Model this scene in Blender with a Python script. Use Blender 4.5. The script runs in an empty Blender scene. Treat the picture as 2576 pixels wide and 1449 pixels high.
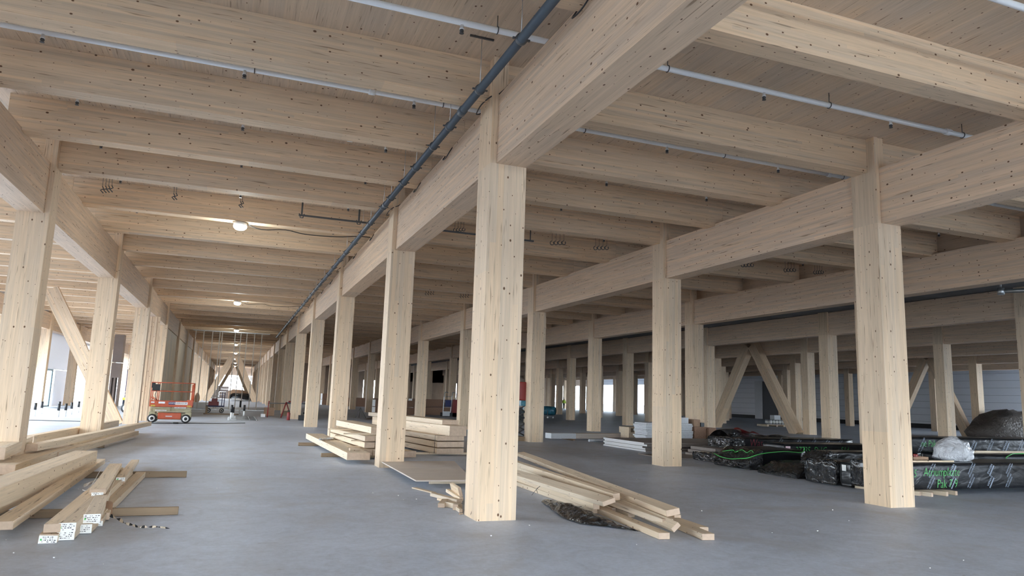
import bpy, bmesh, math, random
from mathutils import Vector, Matrix
from mathutils import noise as mn
random.seed(7)
C = bpy.context.scene.collection
PI = math.pi
# ------------------------------------------------------------------ camera
W, H = 2576, 1449
FPX = 1789.5
YAW, PITCH, ROLL, EYE = 0.3639, 0.1527, 0.0326, 1.6
cy, sy, cp, sp = math.cos(YAW), math.sin(YAW), math.cos(PITCH), math.sin(PITCH)
FWD = Vector((sy*cp, cy*cp, sp)); RG = Vector((cy, -sy, 0)); UPV = RG.cross(FWD)
RT = RG*math.cos(ROLL) + UPV*math.sin(ROLL); UP = UPV*math.cos(ROLL) - RG*math.sin(ROLL)
CAMPOS = Vector((0, 0, EYE))
cam = bpy.data.cameras.new('camera'); cam.sensor_width = 36; cam.lens = 36*FPX/W; cam.clip_end = 500
co = bpy.data.objects.new('camera', cam); C.objects.link(co)
co.matrix_world = Matrix(((RT.x, UP.x, -FWD.x, 0), (RT.y, UP.y, -FWD.y, 0), (RT.z, UP.z, -FWD.z, EYE), (0, 0, 0, 1)))
bpy.context.scene.camera = co

def G(u, v, z=None, y=None, x=None):
    """point of the place seen at a pixel of the photo, on a plane z / y / x"""
    d = FWD + RT*((u-W/2)/FPX) - UP*((v-H/2)/FPX)
    t = (z-EYE)/d.z if z is not None else (y/d.y if y is not None else x/d.x)
    return CAMPOS + d*t

# ------------------------------------------------------------------ materials
def newmat(name):
    m = bpy.data.materials.new(name); m.use_nodes = True
    nt = m.node_tree; b = nt.nodes['Principled BSDF']
    return m, nt, b
def N(nt, t, **kw):
    n = nt.nodes.new(t)
    for k, v in kw.items(): setattr(n, k, v)
    return n
def plain(name, col, rough=.6, metal=0, noise=.0, scale=8, bump=0, bscale=30, spec=None):
    m, nt, b = newmat(name)
    b.inputs['Base Color'].default_value = (*col, 1); b.inputs['Roughness'].default_value = rough; b.inputs['Metallic'].default_value = metal
    if spec is not None: b.inputs['Specular IOR Level'].default_value = spec
    tc = N(nt, 'ShaderNodeTexCoord')
    if noise:
        n = N(nt, 'ShaderNodeTexNoise'); n.inputs['Scale'].default_value = scale; n.inputs['Detail'].default_value = 4
        nt.links.new(tc.outputs['Object'], n.inputs['Vector'])
        r = N(nt, 'ShaderNodeMapRange'); r.inputs['From Min'].default_value = .3; r.inputs['From Max'].default_value = .7
        r.inputs['To Min'].default_value = 1-noise; r.inputs['To Max'].default_value = 1+noise
        nt.links.new(n.outputs['Fac'], r.inputs['Value'])
        mx = N(nt, 'ShaderNodeMix', data_type='RGBA', blend_type='MULTIPLY'); mx.inputs[0].default_value = 1
        mx.inputs[6].default_value = (*col, 1); nt.links.new(r.outputs[0], mx.inputs[7]); nt.links.new(mx.outputs[2], b.inputs['Base Color'])
    if bump:
        n = N(nt, 'ShaderNodeTexNoise'); n.inputs['Scale'].default_value = bscale; n.inputs['Detail'].default_value = 6
        nt.links.new(tc.outputs['Object'], n.inputs['Vector'])
        bp = N(nt, 'ShaderNodeBump'); bp.inputs['Strength'].default_value = bump; bp.inputs['Distance'].default_value = .02
        nt.links.new(n.outputs['Fac'], bp.inputs['Height']); nt.links.new(bp.outputs[0], b.inputs['Normal'])
    return m
def mathn(nt, op, a, b=None, c=None):
    n = N(nt, 'ShaderNodeMath', operation=op)
    for i, x in enumerate((a, b, c)):
        if x is None: continue
        if isinstance(x, (int, float)): n.inputs[i].default_value = x
        else: nt.links.new(x, n.inputs[i])
    return n.outputs[0]
def wood(name, axis, stack, col, lam=.045, llen=2.6, lamvar=.10, knots=1.0, objvar=.06, rough=.62, kscale=6.2, dark=.0):
    """timber with grain along axis, glued boards stacked along 'stack'"""
    m, nt, b = newmat(name); b.inputs['Roughness'].default_value = rough; b.inputs['Specular IOR Level'].default_value = .3
    tc = N(nt, 'ShaderNodeTexCoord'); oi = N(nt, 'ShaderNodeObjectInfo')
    off = N(nt, 'ShaderNodeVectorMath', operation='MULTIPLY_ADD'); cmb = N(nt, 'ShaderNodeCombineXYZ')
    for i in range(3): nt.links.new(oi.outputs['Random'], cmb.inputs[i])
    nt.links.new(cmb.outputs[0], off.inputs[0]); off.inputs[1].default_value = (37.3, 21.7, 53.1)
    nt.links.new(tc.outputs['Object'], off.inputs[2])
    sep = N(nt, 'ShaderNodeSeparateXYZ'); nt.links.new(off.outputs[0], sep.inputs[0])
    ax = {'x': 0, 'y': 1, 'z': 2}
    L = sep.outputs[ax[axis]]; S = sep.outputs[ax[stack]]; T = sep.outputs[3-ax[axis]-ax[stack]]
    # boards
    row = mathn(nt, 'FLOOR', mathn(nt, 'DIVIDE', S, lam))
    wn = N(nt, 'ShaderNodeTexWhiteNoise', noise_dimensions='1D'); nt.links.new(row, wn.inputs['W'])
    seg = mathn(nt, 'FLOOR', mathn(nt, 'ADD', mathn(nt, 'DIVIDE', L, llen), mathn(nt, 'MULTIPLY', wn.outputs['Value'], 7.0)))
    c2 = N(nt, 'ShaderNodeCombineXYZ'); nt.links.new(row, c2.inputs[0]); nt.links.new(seg, c2.inputs[1])
    wn2 = N(nt, 'ShaderNodeTexWhiteNoise', noise_dimensions='2D'); nt.links.new(c2.outputs[0], wn2.inputs['Vector'])
    board = wn2.outputs['Value']
    # grain
    gv = N(nt, 'ShaderNodeCombineXYZ')
    nt.links.new(mathn(nt, 'MULTIPLY', L, .55), gv.inputs[0]); nt.links.new(mathn(nt, 'MULTIPLY', S, 16), gv.inputs[1]); nt.links.new(mathn(nt, 'MULTIPLY', T, 16), gv.inputs[2])
    g1 = N(nt, 'ShaderNodeTexNoise'); g1.inputs['Scale'].default_value = 1; g1.inputs['Detail'].default_value = 5; g1.inputs['Roughness'].default_value = .62; g1.inputs['Distortion'].default_value = .4
    nt.links.new(gv.outputs[0], g1.inputs['Vector'])
    fv = N(nt, 'ShaderNodeCombineXYZ')
    nt.links.new(mathn(nt, 'MULTIPLY', L, 1.6), fv.inputs[0]); nt.links.new(mathn(nt, 'MULTIPLY', S, 55), fv.inputs[1]); nt.links.new(mathn(nt, 'MULTIPLY', T, 55), fv.inputs[2])
    g2 = N(nt, 'ShaderNodeTexNoise'); g2.inputs['Scale'].default_value = 1; g2.inputs['Detail'].default_value = 3
    nt.links.new(fv.outputs[0], g2.inputs['Vector'])
    # knots (2D cells on any face)
    kv = N(nt, 'ShaderNodeCombineXYZ')
    nt.links.new(mathn(nt, 'MULTIPLY', L, kscale*.7), kv.inputs[0])
    nt.links.new(mathn(nt, 'MULTIPLY', mathn(nt, 'ADD', S, mathn(nt, 'MULTIPLY', T, 1.31)), kscale), kv.inputs[1])
    vo = N(nt, 'ShaderNodeTexVoronoi', voronoi_dimensions='2D'); vo.inputs['Scale'].default_value = 1
    nt.links.new(kv.outputs[0], vo.inputs['Vector'])
    sc = N(nt, 'ShaderNodeSeparateColor'); nt.links.new(vo.outputs['Color'], sc.inputs[0])
    dn = N(nt, 'ShaderNodeTexNoise'); dn.inputs['Scale'].default_value = .55; dn.inputs['Detail'].default_value = 1; nt.links.new(kv.outputs[0], dn.inputs['Vector'])
    dens = N(nt, 'ShaderNodeMapRange'); dens.clamp = True; nt.links.new(dn.outputs['Fac'], dens.inputs['Value']); dens.inputs['From Min'].default_value = .35; dens.inputs['From Max'].default_value = .6; dens.inputs['To Min'].default_value = .4
    rad = mathn(nt, 'MULTIPLY', mathn(nt, 'MULTIPLY', mathn(nt, 'POWER', sc.outputs[0], 1.5), .10*knots), dens.outputs[0])
    kn = N(nt, 'ShaderNodeMapRange'); kn.clamp = True
    nt.links.new(mathn(nt, 'DIVIDE', vo.outputs['Distance'], mathn(nt, 'ADD', rad, .0005)), kn.inputs['Value'])
    kn.inputs['From Min'].default_value = .75; kn.inputs['From Max'].default_value = 1.25; kn.inputs['To Min'].default_value = 1; kn.inputs['To Max'].default_value = 0
    # cracks / resin streaks
    cv = N(nt, 'ShaderNodeCombineXYZ')
    nt.links.new(mathn(nt, 'MULTIPLY', L, 1.7), cv.inputs[0]); nt.links.new(mathn(nt, 'MULTIPLY', S, 34), cv.inputs[1]); nt.links.new(mathn(nt, 'MULTIPLY', T, 34), cv.inputs[2])
    cr = N(nt, 'ShaderNodeTexNoise'); cr.inputs['Scale'].default_value = 1; cr.inputs['Detail'].default_value = 2; nt.links.new(cv.outputs[0], cr.inputs['Vector'])
    ck = N(nt, 'ShaderNodeMapRange'); ck.clamp = True; nt.links.new(cr.outputs['Fac'], ck.inputs['Value'])
    ck.inputs['From Min'].default_value = .64; ck.inputs['From Max'].default_value = .74; ck.inputs['To Max'].default_value = .65
    # tone
    t = mathn(nt, 'ADD', mathn(nt, 'MULTIPLY', mathn(nt, 'SUBTRACT', board, .5), 2*lamvar), mathn(nt, 'MULTIPLY', mathn(nt, 'SUBTRACT', g1.outputs['Fac'], .5), .62))
    t = mathn(nt, 'ADD', t, mathn(nt, 'MULTIPLY', mathn(nt, 'SUBTRACT', g2.outputs['Fac'], .5), .26))
    t = mathn(nt, 'ADD', t, mathn(nt, 'MULTIPLY', mathn(nt, 'SUBTRACT', oi.outputs['Random'], .5), 2*objvar))
    fr = mathn(nt, 'FRACT', mathn(nt, 'DIVIDE', S, lam))
    t = mathn(nt, 'SUBTRACT', t, mathn(nt, 'MULTIPLY', mathn(nt, 'LESS_THAN', fr, .0018/lam), .16))
    t = mathn(nt, 'ADD', t, 1.0-dark)
    hue = N(nt, 'ShaderNodeMix', data_type='RGBA'); nt.links.new(mathn(nt, 'MULTIPLY', board, .8), hue.inputs[0])
    hue.inputs[6].default_value = (*col, 1); hue.inputs[7].default_value = (col[0]*.97, col[1]*.91, col[2]*.82, 1)
    mul = N(nt, 'ShaderNodeVectorMath', operation='SCALE'); nt.links.new(hue.outputs[2], mul.inputs[0]); nt.links.new(t, mul.inputs['Scale'])
    k1 = N(nt, 'ShaderNodeMix', data_type='RGBA'); nt.links.new(ck.outputs[0], k1.inputs[0]); nt.links.new(mul.outputs[0], k1.inputs[6]); k1.inputs[7].default_value = (.16, .09, .045, 1)
    k2 = N(nt, 'ShaderNodeMix', data_type='RGBA'); nt.links.new(kn.outputs[0], k2.inputs[0]); nt.links.new(k1.outputs[2], k2.inputs[6]); k2.inputs[7].default_value = (.13, .062, .03, 1)
    nt.links.new(k2.outputs[2], b.inputs['Base Color'])
    bp = N(nt, 'ShaderNodeBump'); bp.inputs['Strength'].default_value = .12; bp.inputs['Distance'].default_value = .01
    nt.links.new(g1.outputs['Fac'], bp.inputs['Height']); nt.links.new(bp.outputs[0], b.inputs['Normal'])
    return m
PINE = (.665, .512, .362)
M = {}
M['beam'] = wood('glulam beam timber', 'x', 'z', PINE, lamvar=.11)
M['girder'] = wood('glulam girder timber', 'y', 'z', (.67, .515, .38), lamvar=.09)
M['column'] = wood('glulam column timber', 'z', 'x', (.70, .55, .395), lam=.09, llen=5, lamvar=.075, knots=.95)
M['brace'] = wood('glulam brace timber', 'x', 'z', PINE, lam=.06, llen=4)
M['board'] = wood('sawn pine board', 'x', 'y', (.69, .58, .445), lam=.4, llen=9, lamvar=.05, knots=.9, objvar=.13)
M['end'] = plain('sawn timber end grain', (.52, .39, .285), .75, noise=.10, scale=14)
M['oldboard'] = wood('weathered timber bearer', 'x', 'y', (.27, .20, .135), lam=.4, llen=9, lamvar=.05, knots=.8, objvar=.12)
M['panelwood'] = wood('spruce ply sheet', 'x', 'y', (.60, .54, .49), lam=1.5, llen=9, lamvar=.03, knots=.4)
M['clt'] = wood('cross laminated timber ceiling panel', 'y', 'x', (.60, .475, .355), lam=.19, llen=5, lamvar=.07, knots=1, kscale=6)
M['clt_wall'] = wood('cross laminated timber wall panel', 'z', 'y', (.76, .66, .51), lam=.17, llen=9, lamvar=.16, knots=.8)
M['steel'] = plain('galvanised steel', (.55, .57, .58), .35, .9, noise=.1)
M['darksteel'] = plain('dark steel', (.10, .105, .11), .45, .6)
M['white_pipe'] = plain('white painted pipe', (.85, .87, .87), .4)
M['grey_pvc'] = plain('grey plastic drain pipe', (.062, .078, .095), .45, noise=.06)
M['black'] = plain('black rubber', (.015, .016, .018), .5)
M['red'] = plain('red enamel', (.24, .022, .02), .4)
M['orange'] = plain('orange red enamel', (.52, .095, .035), .45, noise=.08)
M['olive'] = plain('sand yellow enamel', (.42, .38, .24), .5, noise=.1)
M['darkblue'] = plain('navy blue', (.02, .03, .12), .5)
M['white'] = plain('white paint', (.80, .80, .79), .5)
M['paper'] = plain('white paper label', (.82, .82, .78), .7)
M['pinkpaper'] = plain('pink paper label', (.75, .55, .60), .7)
M['ink'] = plain('black ink', (.05, .05, .06), .6)
M['green_ink'] = plain('green marker', (.10, .55, .13), .5)
M['red_ink'] = plain('dark red marker', (.35, .05, .07), .5)
M['print'] = plain('pale blue print', (.33, .40, .50), .5)
M['cardboard'] = plain('brown cardboard', (.36, .23, .15), .8, noise=.1)
M['brick'] = plain('brown board stack', (.30, .18, .12), .85, noise=.15, scale=20)
M['whiteboard'] = plain('pale insulation board', (.66, .68, .70), .7, noise=.08, scale=20)
M['greysheet'] = plain('grey brown sheet', (.25, .215, .19), .7, noise=.1)
M['wallgrey'] = plain('pale grey concrete wall', (.72, .75, .82), .8, noise=.05, scale=1.5)
M['purplegrey'] = plain('grey brown sheathing', (.34, .285, .265), .75, noise=.06, scale=2)
M['darkdoor'] = plain('dark grey steel door', (.085, .09, .095), .5)
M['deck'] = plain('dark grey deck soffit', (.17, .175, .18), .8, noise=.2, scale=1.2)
M['plinth'] = plain('black plinth', (.02, .021, .023), .6)
M['yellow'] = plain('hi-vis yellow', (.55, .75, .08), .7)
M['skin'] = plain('skin', (.55, .33, .24), .6)
M['navycloth'] = plain('dark work trousers', (.015, .02, .035), .85)
M['snow'] = plain('trampled snow', (.78, .80, .83), .8, noise=.05, scale=1, bump=.4, bscale=6)
M['ground'] = plain('pale outdoor ground', (.20, .205, .215), .85, noise=.1, scale=.4)
M['tin'] = plain('tin can', (.35, .36, .37), .4, .6)
M['stud'] = plain('dull light gauge steel', (.52, .47, .42), .6)
def plastic(name, col, rough, bscale, bstr, stretch=(1, 1, 1), dist=.05, coat=0):
    m, nt, b = newmat(name); b.inputs['Base Color'].default_value = (*col, 1); b.inputs['Roughness'].default_value = rough; b.inputs['Coat Weight'].default_value = coat; b.inputs['Coat Roughness'].default_value = .06; b.inputs['Coat IOR'].default_value = 1.5
    tc = N(nt, 'ShaderNodeTexCoord'); mp = N(nt, 'ShaderNodeMapping'); mp.inputs['Scale'].default_value = stretch
    nt.links.new(tc.outputs['Object'], mp.inputs[0])
    v = N(nt, 'ShaderNodeTexVoronoi', feature='DISTANCE_TO_EDGE'); v.inputs['Scale'].default_value = bscale; v.inputs['Randomness'].default_value = 1
    n = N(nt, 'ShaderNodeTexNoise'); n.inputs['Scale'].default_value = bscale*.6; n.inputs['Detail'].default_value = 5; n.inputs['Distortion'].default_value = 2
    nt.links.new(mp.outputs[0], n.inputs['Vector'])
    nv = N(nt, 'ShaderNodeVectorMath', operation='MULTIPLY_ADD'); nt.links.new(n.outputs['Color'], nv.inputs[0]); nv.inputs[1].default_value = (.12, .12, .12); nt.links.new(mp.outputs[0], nv.inputs[2])
    nt.links.new(nv.outputs[0], v.inputs['Vector'])
    h = mathn(nt, 'ADD', mathn(nt, 'MULTIPLY', v.outputs['Distance'], 1.0), mathn(nt, 'MULTIPLY', n.outputs['Fac'], 1.2))
    bp = N(nt, 'ShaderNodeBump'); bp.inputs['Strength'].default_value = bstr; bp.inputs['Distance'].default_value = dist
    nt.links.new(h, bp.inputs['Height']); nt.links.new(bp.outputs[0], b.inputs['Normal'])
    return m
M['film'] = plastic('smooth black wrapping film', (.008, .009, .011), .28, 2.0, .25, (1, 1, 2))
M['crinkle'] = plastic('crinkled black wrapping film', (.012, .013, .016), .10, 7, 1.0, (1, 1.5, .7), .09, .5)
M['bag'] = plastic('milky plastic film', (.50, .51, .53), .25, 7, .9)
M['blue_film'] = plastic('blue crinkled plastic', (.035, .20, .29), .18, 6, 1.0, (1, 1, 1), .08, .6)
M['grey_film'] = plastic('grey clear film over goods', (.10, .082, .07), .45, 5, .9)
def sheeting():
    m, nt, b = newmat('translucent white sheeting'); b.inputs['Base Color'].default_value = (.84, .83, .82, 1); b.inputs['Roughness'].default_value = .6
    tr = N(nt, 'ShaderNodeBsdfTranslucent'); tr.inputs['Color'].default_value = (.12, .125, .135, 1)
    mx = N(nt, 'ShaderNodeAddShader'); nt.links.new(b.outputs[0], mx.inputs[0]); nt.links.new(tr.outputs[0], mx.inputs[1])
    nt.links.new(mx.outputs[0], nt.nodes['Material Output'].inputs['Surface']); return m
M['sheeting'] = sheeting()
def emit(name, col, s):
    m, nt, b = newmat(name); b.inputs['Base Color'].default_value = (*col, 1)
    b.inputs['Emission Color'].default_value = (*col, 1); b.inputs['Emission Strength'].default_value = s
    return m
M['lamp'] = emit('lit lamp lens', (.92, 1, 1), 25)
def glassmat():
    m, nt, b = newmat('clear glass'); b.inputs['Base Color'].default_value = (.9, .95, .97, 1)
    b.inputs['Roughness'].default_value = .02; b.inputs['Transmission Weight'].default_value = 1; b.inputs['IOR'].default_value = 1.05
    return m
M['glass'] = glassmat()
def floor_mat():
    m, nt, b = newmat('power floated concrete floor')
    tc = N(nt, 'ShaderNodeTexCoord')
    def noise(scale, detail=4, dist=0, rough=.55, st=(1, 1, 1)):
        mp = N(nt, 'ShaderNodeMapping'); mp.inputs['Scale'].default_value = st; nt.links.new(tc.outputs['Object'], mp.inputs[0])
        n = N(nt, 'ShaderNodeTexNoise'); n.inputs['Scale'].default_value = scale; n.inputs['Detail'].default_value = detail
        n.inputs['Distortion'].default_value = dist; n.inputs['Roughness'].default_value = rough; nt.links.new(mp.outputs[0], n.inputs['Vector']); return n.outputs['Fac']
    a = noise(.35, 5, .6); c = noise(2.6, 6, 1.2, .65); d = noise(16, 6, .4, .75)
    t = mathn(nt, 'ADD', mathn(nt, 'ADD', mathn(nt, 'MULTIPLY', mathn(nt, 'SUBTRACT', a, .5), .55), mathn(nt, 'MULTIPLY', mathn(nt, 'SUBTRACT', c, .5), .65)), mathn(nt, 'MULTIPLY', mathn(nt, 'SUBTRACT', d, .5), .6))
    t = mathn(nt, 'ADD', t, 1)
    sc = N(nt, 'ShaderNodeVectorMath', operation='SCALE'); sc.inputs[0].default_value = (.50, .555, .65); nt.links.new(t, sc.inputs['Scale'])
    # warm grey noise patches: shade and timber reflections painted into the floor colour
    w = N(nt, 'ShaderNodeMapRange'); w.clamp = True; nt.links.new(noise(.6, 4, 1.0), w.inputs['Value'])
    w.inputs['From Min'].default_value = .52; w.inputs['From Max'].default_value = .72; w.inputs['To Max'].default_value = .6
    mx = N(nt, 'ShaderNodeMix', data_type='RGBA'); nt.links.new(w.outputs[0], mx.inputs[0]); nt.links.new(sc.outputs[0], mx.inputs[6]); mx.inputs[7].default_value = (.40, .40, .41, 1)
    # small dark scuffs
    s = N(nt, 'ShaderNodeMapRange'); s.clamp = True; nt.links.new(noise(3.2, 3, 1.5, .5, (1, 3.5, 1)), s.inputs['Value'])
    s.inputs['From Min'].default_value = .70; s.inputs['From Max'].default_value = .80; s.inputs['To Max'].default_value = .5
    m2 = N(nt, 'ShaderNodeMix', data_type='RGBA'); nt.links.new(s.outputs[0], m2.inputs[0]); nt.links.new(mx.outputs[2], m2.inputs[6]); m2.inputs[7].default_value = (.14, .125, .115, 1)
    nt.links.new(m2.outputs[2], b.inputs['Base Color'])
    r = N(nt, 'ShaderNodeMapRange'); nt.links.new(c, r.inputs['Value']); r.inputs['To Min'].default_value = .40; r.inputs['To Max'].default_value = .62
    nt.links.new(r.outputs[0], b.inputs['Roughness']); b.inputs['Specular IOR Level'].default_value = .5
    bp = N(nt, 'ShaderNodeBump'); bp.inputs['Strength'].default_value = .25; bp.inputs['Distance'].default_value = .01
    nt.links.new(c, bp.inputs['Height']); nt.links.new(bp.outputs[0], b.inputs['Normal'])
    return m
M['floor'] = floor_mat()
def wallpanel_mat():
    m, nt, b = newmat('white sandwich wall panels'); b.inputs['Roughness'].default_value = .55
    tc = N(nt, 'ShaderNodeTexCoord'); sp_ = N(nt, 'ShaderNodeSeparateXYZ'); nt.links.new(tc.outputs['Object'], sp_.inputs[0])
    f = mathn(nt, 'FRACT', mathn(nt, 'DIVIDE', sp_.outputs[2], .62))
    line = mathn(nt, 'LESS_THAN', f, .05)
    mx = N(nt, 'ShaderNodeMix', data_type='RGBA'); nt.links.new(line, mx.inputs[0]); mx.inputs[6].default_value = (.78, .80, .84, 1); mx.inputs[7].default_value = (.42, .44, .47, 1)
    nt.links.new(mx.outputs[2], b.inputs['Base Color'])
    return m
M['sandwich'] = wallpanel_mat()

# ------------------------------------------------------------------ mesh helpers
def add_box(bm, x0, x1, y0, y1, z0, z1, mi=0, mat=None):
    v = [bm.verts.new((x, y, z)) for x in (x0, x1) for y in (y0, y1) for z in (z0, z1)]
    if mat is not None:
        for q in v: q.co = mat @ q.co
    fs = []
    for f in ((0, 1, 3, 2), (4, 6, 7, 5), (0, 4, 5, 1), (2, 3, 7, 6), (0, 2, 6, 4), (1, 5, 7, 3)):
        g = bm.faces.new([v[i] for i in f]); g.material_index = mi; fs.append(g)
    return fs
def frame_of(d):
    d = d.normalized(); a = Vector((0, 0, 1)) if abs(d.z) < .95 else Vector((1, 0, 0))
    s = d.cross(a).normalized(); return s, d.cross(s).normalized()*-1
def add_tube(bm, pts, r, n=10, mi=0, cap=True, radii=None):
    pts = [Vector(p) for p in pts]; rings = []
    for i, p in enumerate(pts):
        d = (pts[min(i+1, len(pts)-1)]-pts[max(i-1, 0)])
        if i == 0: s, u = frame_of(d)
        else:
            d = d.normalized(); s = (s - d*s.dot(d)).normalized(); u = s.cross(d)
        rr = radii[i] if radii else r
        rings.append([bm.verts.new(p + s*math.cos(2*PI*k/n)*rr + u*math.sin(2*PI*k/n)*rr) for k in range(n)])
    for a, b in zip(rings, rings[1:]):
        for k in range(n):
            f = bm.faces.new((a[k], a[(k+1) % n], b[(k+1) % n], b[k])); f.smooth = True; f.material_index = mi
    if cap:
        f = bm.faces.new(rings[0]); f.material_index = mi
        f = bm.faces.new(list(reversed(rings[-1]))); f.material_index = mi
def add_lathe(bm, prof, n=20, mi=0, origin=(0, 0, 0), axis='z'):
    o = Vector(origin); rings = []
    for r, z in prof:
        ring = []
        for k in range(n):
            a = 2*PI*k/n; p = Vector((r*math.cos(a), r*math.sin(a), z))
            if axis == 'y': p = Vector((p.x, p.z, p.y))
            if axis == 'x': p = Vector((p.z, p.x, p.y))
            ring.append(bm.verts.new(o+p))
        rings.append(ring)
    for a, b in zip(rings, rings[1:]):
        for k in range(n):
            f = bm.faces.new((a[k], a[(k+1) % n], b[(k+1) % n], b[k])); f.smooth = True; f.material_index = mi
    bm.faces.new(rings[0]).material_index = mi; bm.faces.new(list(reversed(rings[-1]))).material_index = mi
def add_prism(bm, poly, y0, y1, mi=0, plane='xz'):
    def P(a, b, c): return (a, c, b) if plane == 'xz' else (c, a, b)
    A = [bm.verts.new(P(a, b, y0)) for a, b in poly]; B = [bm.verts.new(P(a, b, y1)) for a, b in poly]
    n = len(poly)
    bm.faces.new(A).material_index = mi; bm.faces.new(list(reversed(B))).material_index = mi
    for k in range(n):
        bm.faces.new((A[k], B[k], B[(k+1) % n], A[(k+1) % n])).material_index = mi
def mesh(name, bm, mats):
    bmesh.ops.recalc_face_normals(bm, faces=bm.faces)
    me = bpy.data.meshes.new(name); bm.to_mesh(me); bm.free()
    for m in (mats if isinstance(mats, (list, tuple)) else [mats]): me.materials.append(m)
    return me
def bevel(o, w=.006, seg=2):
    md = o.modifiers.new('bevel', 'BEVEL'); md.width = w; md.segments = seg; md.limit_method = 'ANGLE'; md.angle_limit = .9
def obj(name, bm, mats, parent=None, loc=None):
    me = mesh(name, bm, mats) if isinstance(bm, bmesh.types.BMesh) else bm
    o = bpy.data.objects.new(name, me); C.objects.link(o)
    if loc is not None: o.location = loc
    if parent is not None: o.parent = parent
    return o
def tag(o, label, cat, group=None, kind=None):
    o['label'] = label; o['category'] = cat
    if group: o['group'] = group
    o['kind'] = kind or 'thing'
    return o
def thing(name, label, cat, loc=(0, 0, 0), rz=0, group=None):
    o = bpy.data.objects.new(name, None); C.objects.link(o); o.empty_display_size = .2
    o.location = loc; o.rotation_euler = (0, 0, rz)
    return tag(o, label, cat, group)
def struct(name, bm, mats, loc=None):
    o = obj(name, bm, mats, loc=loc); o['kind'] = 'structure'; return o
def BM(*boxes):
    bm = bmesh.new()
    for b in boxes: add_box(bm, *b)
    return bm
_txt = {}
def text_geo(s, off=0):
    if (s, off) not in _txt:
        cu = bpy.data.curves.new('lettering', 'FONT'); cu.body = s; cu.size = 1; cu.offset = off; cu.resolution_u = 2; cu.align_x = 'CENTER'; cu.align_y = 'CENTER'
        o = bpy.data.objects.new('lettering', cu); C.objects.link(o)
        bpy.context.view_layer.update()
        me = bpy.data.meshes.new_from_object(o.evaluated_get(bpy.context.evaluated_depsgraph_get()))
        _txt[s, off] = ([v.co.copy() for v in me.vertices], [tuple(p.vertices) for p in me.polygons])
        bpy.data.objects.remove(o); bpy.data.curves.remove(cu); bpy.data.meshes.remove(me)
    return _txt[s, off]
def add_text(bm, s, mat, mi=0, off=0):
    vs, fs = text_geo(s, off); nv = [bm.verts.new(mat @ v) for v in vs]
    for f in fs:
        try: bm.faces.new([nv[i] for i in f]).material_index = mi
        except ValueError: pass
def facing_front(x, y, z, size, rot=0, wide=1):      # lettering on a face that looks towards -y
    return Matrix.Translation((x, y, z)) @ Matrix.Rotation(PI/2, 4, 'X') @ Matrix.Rotation(rot, 4, 'Z') @ Matrix.Diagonal((size*wide, size, size, 1))

ORD = ['nearest', 'second', 'third', 'fourth', 'fifth', 'sixth', 'seventh', 'eighth', 'ninth', 'tenth', 'eleventh', 'twelfth', 'thirteenth', 'fourteenth',
       'fifteenth', 'sixteenth', 'seventeenth', 'eighteenth', 'nineteenth', 'twentieth', 'twenty-first', 'twenty-second', 'twenty-third', 'twenty-fourth', 'twenty-fifth',
       'twenty-sixth', 'twenty-seventh', 'twenty-eighth', 'twenty-ninth', 'thirtieth', 'thirty-first', 'thirty-second', 'thirty-third', 'thirty-fourth', 'thirty-fifth', 'thirty-sixth', 'thirty-seventh', 'thirty-eighth', 'thirty-ninth', 'fortieth', 'forty-first', 'forty-second'] + ['%s of the last' % q for q in ('first', 'second', 'third', 'fourth', 'fifth', 'sixth', 'seventh', 'eighth', 'ninth', 'tenth', 'eleventh', 'twelfth')]

# ------------------------------------------------------------------ the building
def rowY(k): return 9.07 if k == 0 else (0.22 if k == -1 else 15.82+8.84*(k-1))
WX, WY, EAR = .545, .53, .09
GB, GT, BB, CE = 4.84, 5.85, 5.80, 6.42           # girder bottom/top, beam bottom, ceiling
XR = {'LL': -11.43, 'L': -4.183, 'A': 3.068, 'R': 10.275, 'C': 17.414, 'D': 24.6, 'E': 31.8, 'F': 39.0, 'G': 46.2, 'H': 53.4}
ROWNAME = {'LL': 'the outer left row before the grey wall', 'L': 'the left corridor row', 'A': 'the right corridor row',
           'R': 'the second row right of the corridor', 'C': 'the third row right of the corridor', 'D': 'the first row under the dark deck',
           'E': 'the second row under the dark deck', 'F': 'the third row under the dark deck', 'G': 'the fourth row under the dark deck', 'H': 'the row before the far right wall'}
LAST = 12
LASTC = 16        # the corridor runs on further
YEND = 115.0
YFAR = 157.0
YF = -9.0
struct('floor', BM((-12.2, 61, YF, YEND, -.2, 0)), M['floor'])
struct('ground', BM((-260, 260, -120, 330, -.5, -.21)), M['ground'])
struct('ceiling', BM((-12.2, 17.95, YF, YEND, CE, CE+.2)), M['clt'])
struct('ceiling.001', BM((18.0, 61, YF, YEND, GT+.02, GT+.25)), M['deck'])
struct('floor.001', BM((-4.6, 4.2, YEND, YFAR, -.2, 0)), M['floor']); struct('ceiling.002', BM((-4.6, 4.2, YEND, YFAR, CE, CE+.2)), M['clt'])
struct('trim_1', BM((17.96, 18.0, YF, YEND, GT+.02, CE+.2)), M['clt'])

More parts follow.
